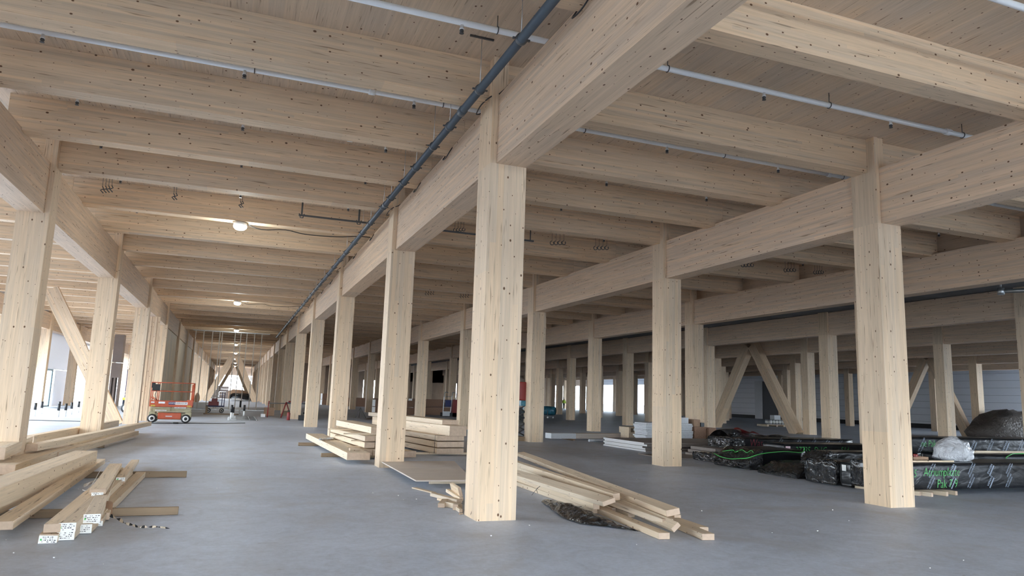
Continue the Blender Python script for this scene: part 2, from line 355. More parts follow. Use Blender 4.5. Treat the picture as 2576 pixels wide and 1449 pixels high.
def column_mesh(side):                              # side -1: tall ear on the left, +1: on the right
    bm = bmesh.new()
    add_box(bm, 0, WX, 0, WY, 0, GB)
    return mesh('timber_column', bm, M['column'])
def ear_mesh(side, top):
    x0, x1 = (0, EAR) if side < 0 else (WX-EAR, WX)
    return mesh('side_cheek', BM((x0, x1, 0, WY, GB, top)), M['column'])
def head_mesh(side):
    x0, x1 = (EAR, EAR+.145) if side < 0 else (WX-EAR-.145, WX-EAR)
    return mesh('head_block', BM((x0, x1, .02, WY-.02, GT, CE)), M['column'])
CM = {-1: column_mesh(-1), 1: column_mesh(1)}; HM = {-1: head_mesh(-1), 1: head_mesh(1)}; EM = {-1: ear_mesh(-1, CE), 1: ear_mesh(1, CE), 0: ear_mesh(-1, GT+.02)}
SIDE = {r: (1 if r in ('LL', 'L') else -1) for r in XR}
FIRST = {'LL': 3, 'L': 1, 'A': 0, 'R': 0, 'C': 0, 'D': 1, 'E': 1, 'F': 2, 'G': 3, 'H': 3}
DECK = ('D', 'E', 'F', 'G', 'H')
for r in XR:
    s = SIDE[r]
    for k in range(FIRST[r], (LASTC if r in ('L', 'A') else LAST)+1):
        o = obj('timber_column', CM[s], None, loc=(XR[r], rowY(k), 0))
        tag(o, '%s pale glulam column from the front in %s' % (ORD[k-FIRST[r]], ROWNAME[r]), 'column', 'glulam columns in ' + ROWNAME[r])
        if r in DECK:                                # these rows carry the low deck: column stops at it
            obj('side_cheek', EM[0], None, parent=o)
        else:
            obj('side_cheek', EM[s], None, parent=o); obj('head_block', HM[s], None, parent=o)
# girders, one per bay, jointed over the column centres
gm = {}
def girder_mesh(L):
    L = round(L, 3)
    if L not in gm: gm[L] = mesh('girder', BM((0, WX-EAR-.004, .003, L-.003, GB, GT)), M['girder'])
    return gm[L]
for r in XR:
    last = LASTC if r in ('L', 'A') else LAST
    ks = [-1] + list(range(0, last+1)) if r in ('A', 'R') else list(range(max(0, FIRST[r]-1), last+1))
    n = 0
    for a in ks:
        y0 = rowY(a)+WY/2
        y1 = rowY(a+1)+WY/2 if a < last else (YFAR if last == LASTC else YEND)-.3
        if y1 < 2: continue
        o = obj('timber_girder', girder_mesh(y1-y0), None, loc=(XR[r] + (EAR+.002 if SIDE[r] < 0 else .002), y0, 0))
        tag(o, '%s girder length from the front along %s' % (ORD[n], ROWNAME[r]), 'girder', 'glulam girders on ' + ROWNAME[r]); n += 1
# ceiling beams
BT = .31
def beam_mesh(x0, x1, left, right):
    """profile along x; left/right = (dap length) where the lower edge sits notched on the girder, 0 = full depth"""
    bm = bmesh.new(); nz = GT+.002
    poly = [(x0, nz if left else BB)]
    if left: poly += [(x0+left, nz), (x0+left, BB)]
    if right: poly += [(x1-right, BB), (x1-right, nz)]
    poly += [(x1, nz if right else BB), (x1, CE-.002), (x0, CE-.002)]
    add_prism(bm, poly, 0, BT); return mesh('ceiling_beam', bm, M['beam'])
beamY = [6.25, 9.24, 11.49, 13.74]; colbeam = [False, True, False, False]
for k in range(1, LASTC+1):
    for j in range(3):
        beamY.append(rowY(k)+.16+j*8.84/3); colbeam.append(j == 0)
gl = lambda r: XR[r] + (EAR if SIDE[r] < 0 else 0)          # girder left / right face
gr = lambda r: XR[r] + (WX if SIDE[r] < 0 else WX-EAR)
SPANS = [('LL', 'L', 'over the left aisle'), ('L', 'A', 'over the corridor'), ('A', 'R', 'over the aisle right of the corridor'), ('R', 'C', 'over the second aisle right of the corridor')]
bmsh = {}
for a, b, where in SPANS:
    ca, cb = (gl(a)+gr(a))/2, (gl(b)+gr(b))/2
    bmsh[a, b, False] = beam_mesh(ca+.002, cb-.002, gr(a)-ca, cb-gl(b))
    la = XR[a]+EAR+.15 if SIDE[a] < 0 else XR[a]+WX+.002
    dl = gr(a)-la if SIDE[a] < 0 else 0
    rb = XR[b]-.002 if SIDE[b] < 0 else XR[b]+WX-EAR-.15
    dr = 0 if SIDE[b] < 0 else rb-gl(b)
    bmsh[a, b, True] = beam_mesh(la, rb, dl, dr)
    for i, y in enumerate(beamY):
        if (a, b) == ('LL', 'L') and y < 15: continue
        if (a, b) != ('L', 'A') and y > YEND-.6: continue
        if y > YFAR-.6: continue
        o = obj('ceiling_beam', bmsh[a, b, colbeam[i]], None, loc=(0, y, 0))
        tag(o, '%s glulam ceiling beam from the front %s' % (ORD[i], where), 'beam', 'ceiling beams ' + where)
    if b == 'C': pass
# walls
struct('wall_right', BM((60.6, 61.0, 36, 92, .42, GT+.02), (60.6, 61, 92, YEND, 4.3, GT+.02), (60.6, 61, 101, 103, .42, GT)), M['sandwich'])
struct('baseboard_right', BM((60.5, 60.6, 36, 92, 0, .42)), M['plinth'])
struct('wall_front_unseen', BM((36, 61, YF, YF+.3, 0, GT+.02), (-12.2, 36, YF, YF+.3, 3.1, GT+.02)), M['sandwich'])  # unseen wall behind the camera, closed and opened to shape the daylight
bm = BM((3.9, 19, YEND-.2, YEND, 0, CE), (21, 33, YEND-.2, YEND, 0, GT), (34.5, 52, YEND-.2, YEND, 0, GT), (52, 61, YEND-.2, YEND, 4.0, GT), (19, 34.5, YEND-.2, YEND, 3.6, GT), (-12.2, -4.4, YEND-.2, YEND, 2.8, CE))
add_box(bm, -4.6, -4.4, YEND, YFAR-7, 0, CE); add_box(bm, 4.0, 4.2, YEND, YFAR-7, 0, CE); add_box(bm, -4.6, 4.2, YFAR-.2, YFAR, 4.25, CE)  # side walls added to keep outdoor light out of the corridor extension
struct('wall_back', bm, plain('brown sheathing boards', (.36, .27, .20), .75, noise=.08, scale=2))
# left outer wall with doorway, seen between the left columns
struct('wall_left', BM((-12.0, -11.6, YF, 9, 0, CE), (-12.0, -11.6, 9, 50.2, 4.7, CE), (-12.0, -11.7, 9, 32, 0, .5), (-12.0, -11.6, 50.2, 64, 4.9, CE), (-12.0, -11.6, 64, YEND, 4.7, CE)), M['wallgrey'])
struct('wall_sheeting', BM((-11.72, -11.7, 50.2, 64, 2.5, 4.9), (-11.72, -11.7, 57.8, 64, 0, 2.48)), M['sheeting'])
d = struct('door_1', BM((-11.75, -11.65, 52.0, 52.15, 0, 2.5), (-11.75, -11.65, 54.2, 54.35, 0, 2.5), (-11.75, -11.65, 56.9, 57.05, 0, 2.5), (-11.75, -11.65, 52, 57.05, 2.38, 2.5), (-11.75, -11.65, 52, 57.05, .0, .08)), plain('pale blue door frame', (.45, .62, .72), .5))
obj('pane', BM((-11.71, -11.69, 52.15, 54.2, .08, 2.38), (-11.71, -11.69, 54.35, 56.9, .08, 2.38)), M['glass'], parent=d)
# stair core with grey brown sheathing
struct('wall_core', BM((-8.62, -8.0, 60, 61, 2.1, 3.2), (-8.62, -8.0, 60, 61, 3.24, 5.3), (-8.62, -8.5, 60, 61, 0, 2.1), (-8.36, -8.26, 60, 61, 0, 2.1), (-8.1, -8.0, 60, 61, 0, 2.1)), M['purplegrey'])
# timber wall panels closing bays of the left corridor row
for i, (y0, y1) in enumerate(((rowY(4)+WY+.01, rowY(5)-.01), (rowY(5)+WY+.01, rowY(6)-.01), (rowY(6)+WY+.01, rowY(7)-.01))):
    o = obj('timber_wall_panel', BM((-3.95, -3.78, y0, y1, 0, GB-.02)), M['clt_wall'])
    tag(o, '%s timber wall panel of upright boards behind the orange scissor lift' % ORD[i], 'wall panel', 'timber wall panels left of the corridor')
bm = bmesh.new()
for i in range(6): add_box(bm, -4.19+i*.112, -4.19+(i+1)*.112-.008, 37.0+.02*(i % 2), 37.16, 0, GB-.03)
o = obj('timber_wall_panel', bm, M['column']); tag(o, 'stack of upright pale timber planks standing left of the orange scissor lift', 'wall panel')
# far right dark door with pale posts
d = struct('door_2', BM((60.45, 60.6, 65.9, 71.2, 0, 4.55)), M['darkdoor'])
obj('frame', BM((60.40, 60.6, 65.5, 65.9, 0, 4.6), (60.40, 60.6, 71.2, 72.6, 0, 4.6)), M['whiteboard'], parent=d)
# far windows
wn = 0
for (x0, x1, y) in ((52.3, 54.2, YEND-.1), (54.5, 56.6, YEND-.1), (57.2, 60.2, YEND-.1)):
    wn += 1
    bm = BM((x0, x0+.1, y-.05, y+.05, 0, 4), (x1-.1, x1, y-.05, y+.05, 0, 4), ((x0+x1)/2-.05, (x0+x1)/2+.05, y-.05, y+.05, 0, 4))
    for z in (0, .95, 1.9, 2.85, 3.9): add_box(bm, x0, x1, y-.05, y+.05, z, z+.1)
    w = struct('window_%d' % wn, bm, M['white']); obj('pane', BM((x0, x1, y-.01, y+.01, .05, 3.95)), M['glass'], parent=w)

# ------------------------------------------------------------------ braces
def brace(P, Q, w, t, label, name='diagonal_brace', group=None):
    P, Q = Vector(P), Vector(Q); d = (Q-P); L = d.length; d.normalize()
    n = Vector((-d.z, 0, d.x)) if abs(d.y) < 1e-6 else Vector((0, -d.z, d.y)) * (1 if True else 1)
    s = d.cross(n)
    me = mesh(name, BM((0, L, -t/2, t/2, -w/2, w/2)), M['brace'])
    o = obj(name, me, None)
    m = Matrix((d, s, n)).transposed().to_4x4(); m.translation = P; o.matrix_world = m
    return tag(o, label, 'brace', group)
yb = rowY(3)+.26
brace((-4.43, yb, -.06), (-7.36, yb, 5.38), .56, .30, 'diagonal timber brace leaning left behind the second column left of the corridor')
brace((-10.66, yb, -.06), (-7.73, yb, 5.38), .56, .30, 'diagonal timber brace rising from the outer left column row')
yb = rowY(10)+.26
brace((-3.2, yb, -.08), (-.62, yb, 5.45), .72, .36, 'left leg of the inverted V brace closing the far corridor end')
brace((2.6, yb, -.08), (.05, yb, 5.45), .72, .36, 'right leg of the inverted V brace closing the far corridor end')
yb = rowY(14)+.26
brace((-3.0, yb, .1), (-.6, yb, 5.4), .5, .3, 'left leg of the smaller brace by the far corridor opening')
brace((2.4, yb, .1), (.03, yb, 5.4), .5, .3, 'right leg of the smaller brace by the far corridor opening')
xe = 31.58
brace((xe, rowY(4)-.15, -.08), (xe, 38.45, 5.5), .66, .46, 'brown diagonal brace leaning right beyond the brown board stack')
brace((xe, rowY(3)+.75, -.08), (xe, 37.95, 5.5), .66, .46, 'brown diagonal brace leaning left, foot behind the black packages')
xg = 45.95
brace((xg, rowY(3)+.6, -.08), (xg, 36.6, 5.3), .6, .42, 'dark diagonal brace right of the second nearest big right column')
brace((xg, 40.0, -.08), (xg, 37.0, 5.3), .6, .42, 'dark diagonal brace just right of the big right foreground column')

# ------------------------------------------------------------------ sprinkler pipes
heads_x = []
for base in (-9.98, -2.78, 4.42, 11.62):
    heads_x += [base, base+2.53, base+5.05]
def sprinkler_parts():
    bm = bmesh.new(); add_lathe(bm, [(.022, 0), (.022, -.045), (.03, -.05), (.03, -.062)], 10); s = mesh('outlet', bm, M['white_pipe'])
    bm = bmesh.new(); add_lathe(bm, [(.024, -.062), (.028, -.085), (.012, -.10), (.03, -.108), (.03, -.113)], 10); h = mesh('sprinkler_head', bm, M['darksteel'])
    bm = bmesh.new(); add_tube(bm, [(0, 0, .04), (0, 0, CE-6.22)], .006, 6)
    ring = [(0, .046*math.cos(a*PI/8), .046*math.sin(a*PI/8)) for a in range(17)]; add_tube(bm, ring, .007, 6, cap=False)
    hg = mesh('hanger', bm, M['darksteel'])
    bm = bmesh.new(); add_lathe(bm, [(.05, -.05), (.055, -.045), (.055, .045), (.05, .05)], 12, axis='x'); add_box(bm, -.03, .03, -.075, .075, -.012, .012)
    cpl = mesh('coupling', bm, M['white_pipe'])
    return s, h, hg, cpl
SO, SH, SG, SC = sprinkler_parts()
pipeY = [5.02, 8.02, 10.58, 12.85, 15.1, 17.62, 20.55, 23.5, 26.4, 29.3, 32.3]
for i, y in enumerate(pipeY):
    x0 = -11.0 if i > 2 else -8; x1 = 17.3
    bm = bmesh.new(); add_tube(bm, [(x0, 0, 0), (x1, 0, 0)], .04, 12)
    p = obj('sprinkler_pipe', bm, M['white_pipe'], loc=(0, y, 6.22))
    tag(p, '%s white sprinkler pipe from the front, hung between ceiling beams' % ORD[i], 'pipe', 'white sprinkler pipes')
    if i == 0: continue
    for x in heads_x:
        if x0 < x < x1:
            s = obj('outlet', SO, None, parent=p, loc=(x, 0, -.035)); obj('sprinkler_head', SH, None, parent=s)
    for x in (-9.6, -6.3, -3.35, -.12, 2.74, 5.28, 8.2, 11.1, 14.2):
        if x0 < x < x1: obj('hanger', SG, None, parent=p, loc=(x, 0, 0))
    for x in (-4.6, 1.6 if i > 1 else -1.2, 5.05, 10.75): obj('coupling', SC, None, parent=p, loc=(x, 0, 0))

# ------------------------------------------------------------------ grey drain pipe along the corridor
PX, PZ, PRAD = 2.73, 5.665, .056
bm = bmesh.new(); add_tube(bm, [(PX, 2.5, PZ), (PX, 58.5, PZ)], PRAD, 16)
for y in (9.35, 15.0, 21, 27, 33, 39, 45): add_tube(bm, [(PX, y, PZ), (PX, y+.14, PZ)], PRAD+.008, 16)
pipe = obj('drain_pipe', bm, M['grey_pvc']); tag(pipe, 'long grey plastic drain pipe hung beside the girder right of the corridor', 'pipe')
ys = [7.13, 8.62, 10.07, 11.03, 12.25, 13.26, 14.48, 15.3, 16.93, 18.1, 19.5]
while ys[-1] < 57: ys.append(ys[-1]+1.42)
bm = bmesh.new(); add_lathe(bm, [(PRAD+.001, -.018), (PRAD+.016, -.018), (PRAD+.016, .018), (PRAD+.001, .018)], 16, axis='y')
add_box(bm, -PRAD-.05, -PRAD, -.012, .012, -.01, .01); add_box(bm, PRAD, PRAD+.05, -.012, .012, -.01, .01)
clampm = mesh('clamp', bm, M['darksteel'])
bm = bmesh.new(); add_tube(bm, [(0, 0, PRAD), (0, 0, CE-PZ)], .005, 6); rodm = mesh('rod', bm, M['steel'])
bm = bmesh.new(); add_tube(bm, [(0, 0, PRAD), (0, 0, BB-PZ)], .005, 6); rodsm = mesh('rod', bm, M['steel'])
bm = BM((-.17, .17, -.014, .014, CE-PZ-.022, CE-PZ-.001)); barm = mesh('fixing_rail', bm, M['darksteel'])
for i, y in enumerate(ys):
    c_ = obj('clamp', clampm, None, parent=pipe, loc=(PX, y, PZ))
    under = any(b-.02 < y < b+BT+.02 for b in beamY)
    obj('rod', rodsm if under else rodm, None, parent=c_)
    if i in (1, 3): obj('fixing_rail', barm, None, parent=c_)

# black supply cable looping round the beam ends on the girder right of the corridor
bm = bmesh.new(); pts = []
gx = gl('A')
for i, y in enumerate(beamY[:24]):
    if colbeam[i]: pts += [(gx+.03, y-.35, GT+.03), (gx-.10, y-.12, GT-.02), (gx-.16, y+.12, GT-.06), (gx-.15, y+.38, GT-.10), (gx-.06, y+.55, GT-.03), (gx+.03, y+.7, GT+.03)]
    else: pts += [(gx+.03, y-.22, GT+.03), (gx-.03, y-.08, GT-.07), (gx-.05, y+.12, GT-.14), (gx-.05, y+.33, GT-.12), (gx+.03, y+.5, GT+.03)]
# smooth
def smooth(pts, n=4):
    P = [Vector(p) for p in pts]; out = []
    for i in range(len(P)-1):
        p0, p1, p2, p3 = P[max(i-1, 0)], P[i], P[i+1], P[min(i+2, len(P)-1)]
        for k in range(n):
            t = k/n; out.append(.5*((2*p1)+(p2-p0)*t+(2*p0-5*p1+4*p2-p3)*t*t+(3*p1-p0-3*p2+p3)*t**3))
    return out+[P[-1]]
add_tube(bm, smooth(pts), .009, 6)
tag(obj('power_cable', bm, M['black']), 'black power cable looping around the beam ends above the corridor girder', 'cable')

# ------------------------------------------------------------------ work lamps on the corridor ceiling
bm = bmesh.new(); add_lathe(bm, [(.06, BB-.001), (.15, BB-.005), (.165, BB-.03), (.165, BB-.09)], 24); lh = mesh('housing', bm, M['white'])
bm = bmesh.new(); add_lathe(bm, [(.165, BB-.09), (.155, BB-.14), (.12, BB-.18), (.06, BB-.20), (.005, BB-.205)], 24); ll = mesh('lens', bm, M['lamp'])
for i in range(8):
    y = 18.93+.16+i*17.68
    t = thing('work_lamp', '%s round lit work lamp from the front under a corridor ceiling beam' % ORD[i], 'lamp', (-.215, y, 0), 0, 'lit work lamps along the corridor')
    obj('housing', lh, None, parent=t); obj('lens', ll, None, parent=t)
    pd = bpy.data.lights.new('lamp_light', 'POINT'); pd.energy = 35; pd.shadow_soft_size = .12; pd.color = (.92, 1, 1)
    po = bpy.data.objects.new('lamp_light', pd); C.objects.link(po); po.parent = t; po.location = (0, 0, BB-.34)
    if i < 4:
        bm = bmesh.new(); q = [(-.05, y, BB-.03), (.3, y+.02, BB-.12), (.9, y+.03, BB-.06), (1.4, y+.03, BB-.12), (2.2, y+.02, BB-.10), (2.75, y, BB-.03), (3.1, y, BB-.02)]
        add_tube(bm, smooth(q), .012, 6)
        tag(obj('lamp_cable', bm, M['black']), 'black cable sagging from the %s corridor work lamp to the girder' % ORD[i], 'cable', 'lamp cables')

# ------------------------------------------------------------------ service rails and pipe hooks hung at the sixth pipe
yr = 17.62
t = thing('service_rail', 'dark hanging rail with clamps beside the drain pipe, corridor side', 'rail', (0, yr, 0))
obj('rail', BM((1.1, 2.75, -.02, .02, 5.80, 5.84)), M['darksteel'], parent=t)
for x in (1.17, 2.55):
    obj('drop_rod', BM((x-.02, x+.02, -.02, .02, 5.84, CE)), M['darksteel'], parent=t)
    bm = bmesh.new(); add_tube(bm, [(x-.06, 0, 5.86), (x-.03, 0, 5.76), (x+.03, 0, 5.76), (x+.06, 0, 5.86)], .014, 6); obj('clamp', bm, M['darksteel'], parent=t)
t = thing('service_rail', 'dark hanging rail seen behind the nearest central column', 'rail', (0, yr, 0))
obj('rail', BM((3.9, 7.3, -.02, .02, 5.83, 5.87)), M['darksteel'], parent=t)
for x in (4.05, 7.2): obj('drop_rod', BM((x-.012, x+.012, -.012, .012, 5.87, CE)), M['darksteel'], parent=t)
t = thing('service_rail', 'dark hanging rail deeper in the corridor beside the drain pipe', 'rail', (0, 29.3, 0))
obj('rail', BM((1.2, 3.0, -.02, .02, 6.10, 6.15)), M['darksteel'], parent=t)
for x in (1.25, 2.93): obj('drop_rod', BM((x-.015, x+.015, -.015, .015, 5.9 if x > 2 else 6.1, CE)), M['darksteel'], parent=t)
def hooks(x, n, label, curl=True, zz=5.86, step=.12, r=.055, y=None):
    t = thing('pipe_hook_set', label, 'pipe hooks', (x, y or yr, 0), 0, 'pipe hooks hung from the ceiling')
    obj('fixing_rail', BM((-.25, n*step, -.02, .02, CE-.04, CE-.001)), M['darksteel'], parent=t)
    for i in range(n):
        bm = bmesh.new(); xx = i*step; z = zz+.015*i
        add_tube(bm, [(xx, 0, CE-.04), (xx, 0, z+r)], .005, 5)
        if curl: add_tube(bm, [(xx+r*math.sin(a), 0, z+r*math.cos(a)) for a in [-(j/9)*1.75*PI for j in range(10)]], .011, 6)
        else:
            add_tube(bm, [(xx, 0, z+r), (xx+.03, 0, z-.02), (xx-.03, 0, z-.06), (xx+.03, 0, z-.12)], .014, 6)
        obj('hook', bm, M['darksteel'], parent=t)
hooks(-3.12, 4, 'pipe hooks hanging left above the corridor, near the left girder', False, 5.92, .06, .03)
hooks(-1.68, 2, 'pipe hooks hanging between the left pair and the lit lamp', False, 5.95, .05, .03)
hooks(-.24, 2, 'pipe hooks hanging straight above the nearest lit lamp', False, 5.95, .04, .03)
hooks(5.05, 4, 'pipe hooks beside the gap between the two nearest corridor columns', True, 5.9, .08, .04)
hooks(7.85, 4, 'row of open hooks right of the nearest central column', True)
hooks(9.2, 4, 'row of open hooks just before the second girder', True)
hooks(14.3, 4, 'left row of open hooks over the second aisle', True)
hooks(15.95, 4, 'middle row of open hooks over the second aisle', True)
hooks(17.15, 4, 'right row of open hooks nearest the third girder', True, 5.9, .1)

hooks(G(1072, 712, y=29.3).x, 4, 'far row of small hooks seen left of the nearest central column', False, 5.9, .11, .04, 29.3)
hooks(G(1160, 715, y=29.3).x, 4, 'far row of small hooks seen just left of the nearest central column edge', False, 5.9, .11, .04, 29.3)
# ------------------------------------------------------------------ loose boards
def board(name, label, cat, near, far, w, h, L=None, roll=0, group=None, mat='board', z2=None, ends=True, tilt=True):
    """near/far: world points of the lower left edge; w to the right, h upwards; origin at the near end"""
    near, far = Vector(near), Vector(far)
    d = far-near
    if L is None: L = d.length
    d.normalize(); side = d.cross(Vector((0, 0, 1))).normalized(); up = side.cross(d)
    if roll:
        R = Matrix.Rotation(roll, 3, d); side = R @ side; up = R @ up
    bm = bmesh.new(); fs = add_box(bm, 0, L, 0, -w, 0, h)
    for f in fs:
        if abs(f.calc_center_median().x) < 1e-6 or abs(f.calc_center_median().x-L) < 1e-6: f.material_index = 1
    o = obj(name, bm, [M[mat], M['end'] if mat != 'oldboard' else M[mat]])
    bevel(o, .004, 1)
    m = Matrix((d, -side, up)).transposed().to_4x4(); m.translation = near; o.matrix_world = m
    return tag(o, label, cat, group)
def flat(u, v, z): return G(u, v, z=z)
s4 = 540/2576
def p4(a, b, z): return G(1280+a*s4, 1120+b*s4, z=z)
GM = 'pale pine boards piled right of the central column'
def mboard(near, dirto, z, w, h, L, label, roll=0, dz=0.0):
    a = p4(*near, z); b = p4(*dirto, z); d = (b-a).normalized()
    return board('timber_board', label, 'board', a, a+d*L+Vector((0, 0, dz)), w, h, L, roll, GM)
mboard((1800, 1132), (1085, 830), .004, .145, .075, 4.9, 'pine board whose end lies nearest in front, right of the black plastic')
mboard((1003, 822), (95, 490), .004, .10, .072, 4.4, 'lowest pine board at the left edge of the pile, beside the black plastic')
mboard((1012, 772), (95, 432), .078, .10, .085, 4.3, 'pine board resting on the leftmost low board of the pile')
mboard((1135, 738), (95, 405), .164, .20, .065, 4.2, 'broad flat pine board on top at the left of the pile', -.28)
mboard((1255, 668), (95, 262), .165, .11, .10, 8.0, 'pine board behind the broad top one, its end tilted', -.1)
mboard((1846, 962), (1200, 720), .082, .15, .075, 7.5, 'middle pine board whose square end sticks out under the top right board')
mboard((1896, 862), (760, 400), .158, .19, .08, 9.0, 'top right pine board, the highest long board of the pile', -.18)
mboard((1985, 1050), (1300, 740), .05, .12, .06, 5.0, 'pine board turned on edge between the two nearest ends', -.75)
mboard((2320, 1142), (2015, 1010), .004, .16, .075, 4.8, 'pine board reaching furthest right out of the pile')
mboard((2290, 1035), (2000, 935), .006, .13, .05, 4.0, 'thin pine board behind the one reaching furthest right')
mboard((1985, 915), (1925, 890), .006, .10, .085, 1.6, 'short square pine post end behind the pile, far right')
mboard((1232, 800), (1140, 760), .006, .07, .055, .9, 'short pine cut-off under the broad top board')
mboard((1430, 870), (1300, 805), .008, .10, .06, 1.2, 'pine cut-off lying between the middle boards of the pile')
# crumpled black plastic in front of the pile
def crumple(name, label, cat, fn, nu, nv, mat, amp, seed, group=None, thick=.006):
    rnd = random.Random(seed); bm = bmesh.new(); g = []
    for i in range(nu+1):
        row = []
        for j in range(nv+1):
            p = Vector(fn(i/nu, j/nv)); e = min(i, nu-i, j, nv-j)
            a = amp*(1 if e > 0 else .35)
            p += Vector((rnd.uniform(-a, a), rnd.uniform(-a, a), rnd.uniform(-.2*a, a) if e else rnd.uniform(0, .3*a)))
            p.z = max(p.z, .004); row.append(bm.verts.new(p))
        g.append(row)
    for i in range(nu):
        for j in range(nv):
            f = bm.faces.new((g[i][j], g[i+1][j], g[i+1][j+1], g[i][j+1])); f.smooth = True
    o = obj(name, bm, mat); md = o.modifiers.new('thickness', 'SOLIDIFY'); md.thickness = thick; md.offset = 1
    sd = o.modifiers.new('subdivision', 'SUBSURF'); sd.levels = sd.render_levels = 2
    return tag(o, label, cat, group)
def heap(name, label, cat, c, rx, ry, h, mat, seed, nu=28, nv=9, rough=.12, group=None):
    bm = bmesh.new(); rings = []; c = Vector(c)
    for j in range(nv):
        t = j/(nv-1)*PI/2*.985; ring = []
        for i in range(nu):
            a = 2*PI*i/nu; d = Vector((math.cos(a)*math.cos(t)**.55, math.sin(a)*math.cos(t)**.55, math.sin(t)))
            k = 1+rough*1.6*mn.noise(d*2.1+Vector((seed, 0, 0)))+rough*mn.noise(d*6+Vector((0, seed, 0)))
            ring.append(bm.verts.new(c+Vector((d.x*rx*k, d.y*ry*k, max(.003, d.z*h*k if j else .003)))))
        rings.append(ring)
    for a_, b_ in zip(rings, rings[1:]):
        for i in range(nu):
            f = bm.faces.new((a_[i], a_[(i+1) % nu], b_[(i+1) % nu], b_[i])); f.smooth = True
    bm.faces.new(rings[-1]); bm.faces.new(rings[0][::-1])
    return tag(obj(name, bm, mat), label, cat, group)
A_, B_ = p4(380, 665, .0), p4(1560, 1045, .0)
Cc, Dd = p4(620, 870, .0), p4(1020, 975, .0)
def plast(s, t):
    top = p4(420+s*1080, 660+s*385, .0)
    bot = [p4(385, 690, 0), p4(640, 880, 0), p4(880, 960, 0), p4(1210, 990, 0), p4(1560, 1048, 0)]
    k = min(s*4, 3.999); i = int(k); b_ = bot[i].lerp(bot[i+1], k-i)
    p = top.lerp(b_, t); p.z = .012+.13*math.sin(PI*t)*math.sin(PI*min(s*1.25, 1))*(1 if s < .8 else .4); return p
crumple('plastic_sheet', 'crumpled shiny black plastic sheet in front of the pine board pile', 'plastic sheet', plast, 30, 10, M['crinkle'], .04, 3)
bm = bmesh.new(); add_tube(bm, [p4(275, 600, .05), p4(330, 530, .16), p4(375, 490, .2)], .004, 5); add_tube(bm, [p4(345, 575, .1), p4(330, 530, .16), p4(345, 510, .2)], .004, 5)
tag(obj('strap', bm, M['darksteel']), 'thin cut steel strap sticking up beside the leftmost pine boards', 'strap')

# left foreground piles
s3 = 480/2174
def p3(a, b, z): return G(a*s3, 1060+b*s3, z=z)
GL = 'labelled pine boards piled at the left'
def end_label(o, w, h, frac=(0, 1, 0, 1), colour='paper', dot=True, name='end_label'):
    """paper label stapled over the near end of a board"""
    e = -.003; bm = bmesh.new()
    y0, y1, z0, z1 = -w*frac[1], -w*frac[0], h*frac[2], h*frac[3]
    add_box(bm, e-.001, e, y0, y1, z0, z1, 0)
    rnd = random.Random(int(w*1000+h*3000)+len(bpy.data.objects))
    for r in range(4):
        zz = z1-(r+1)*(z1-z0)/5.2; x = y1-.012
        while x > y0+.02:
            ln = rnd.uniform(.004, .02)
            if rnd.random() < .7: add_box(bm, e-.0015, e-.001, x-ln, x, zz-.003, zz+rnd.uniform(.001, .006), 1)
            x -= ln+rnd.uniform(.003, .012)
    if dot: add_box(bm, e-.0016, e-.001, y1-.027, y1-.012, (z0+z1)/2-.009, (z0+z1)/2+.009, 2)
    l = obj(name, bm, [M[colour], M['ink'], M['green_ink']], parent=o); l['label'] = 'printed white paper end label'
    return l
def lboard(near, dirto, z, w, h, L, label, lab=None, roll=0, zd=None, mat='board', group=GL):
    a = p3(*near, z); b = p3(*dirto, z if zd is None else zd); d = (b-a).normalized()
    o = board('timber_board', label, 'board', a, a+d*L, w, h, L, roll, group, mat)
    if lab: end_label(o, w, h, *lab)
    return o
lboard((428, 1385), (930, 900), .006, .165, .085, 5.4, 'lowest labelled board with its white end furthest forward at the left pile', ((0.02, 1, -.1, .85),), .06)
lboard((487, 1272), (1000, 830), .095, .15, .085, 5.3, 'pine board with bare square end on the furthest forward board')
lboard((640, 1357), (1080, 950), .006, .155, .085, 5.4, 'lower of two stacked boards with green dotted white end labels', ((-.02, 1.02, 0, 1.05),))
lboard((662, 1262), (1100, 870), .095, .15, .085, 5.3, 'upper of two stacked boards with green dotted white end labels', ((-.02, 1.02, 0, 1.05),))
lboard((858, 1280), (1180, 980), .006, .15, .095, 5.2, 'labelled board right of the two stacked ones, green dot at right', ((-.02, 1, 0, 1),))
lboard((946, 1168), (1090, 890), .095, .155, .095, 5.0, 'raised board with the largest white end label', ((-.03, 1.03, 0, 1.05),))
lboard((1030, 1196), (1250, 860), .006, .12, .08, 5.0, 'low board half hidden behind the raised labelled one', ((0, 1, 0, .7), 'paper', False))
lboard((1012, 832), (1215, 560), .20, .19, .065, 3.4, 'top board lying across the left pile with a small label under its end', ((.15, .85, -.35, .35), 'paper', False))
lboard((1318, 690), (1420, 560), .15, .12, .06, 2.6, 'board end with pale label set back at the right of the pile', ((0, 1, .15, 1.1),))
lboard((1300, 720), (1400, 590), .085, .14, .06, 3.5, 'board under the set back labelled end at the right of the pile')
lboard((1075, 1130), (1345, 640), .006, .15, .085, 5.2, 'long board forming the right edge of the left pile')
lboard((1130, 960), (1335, 600), .095, .06, .05, 4.2, 'narrow batten on the right edge of the left pile')
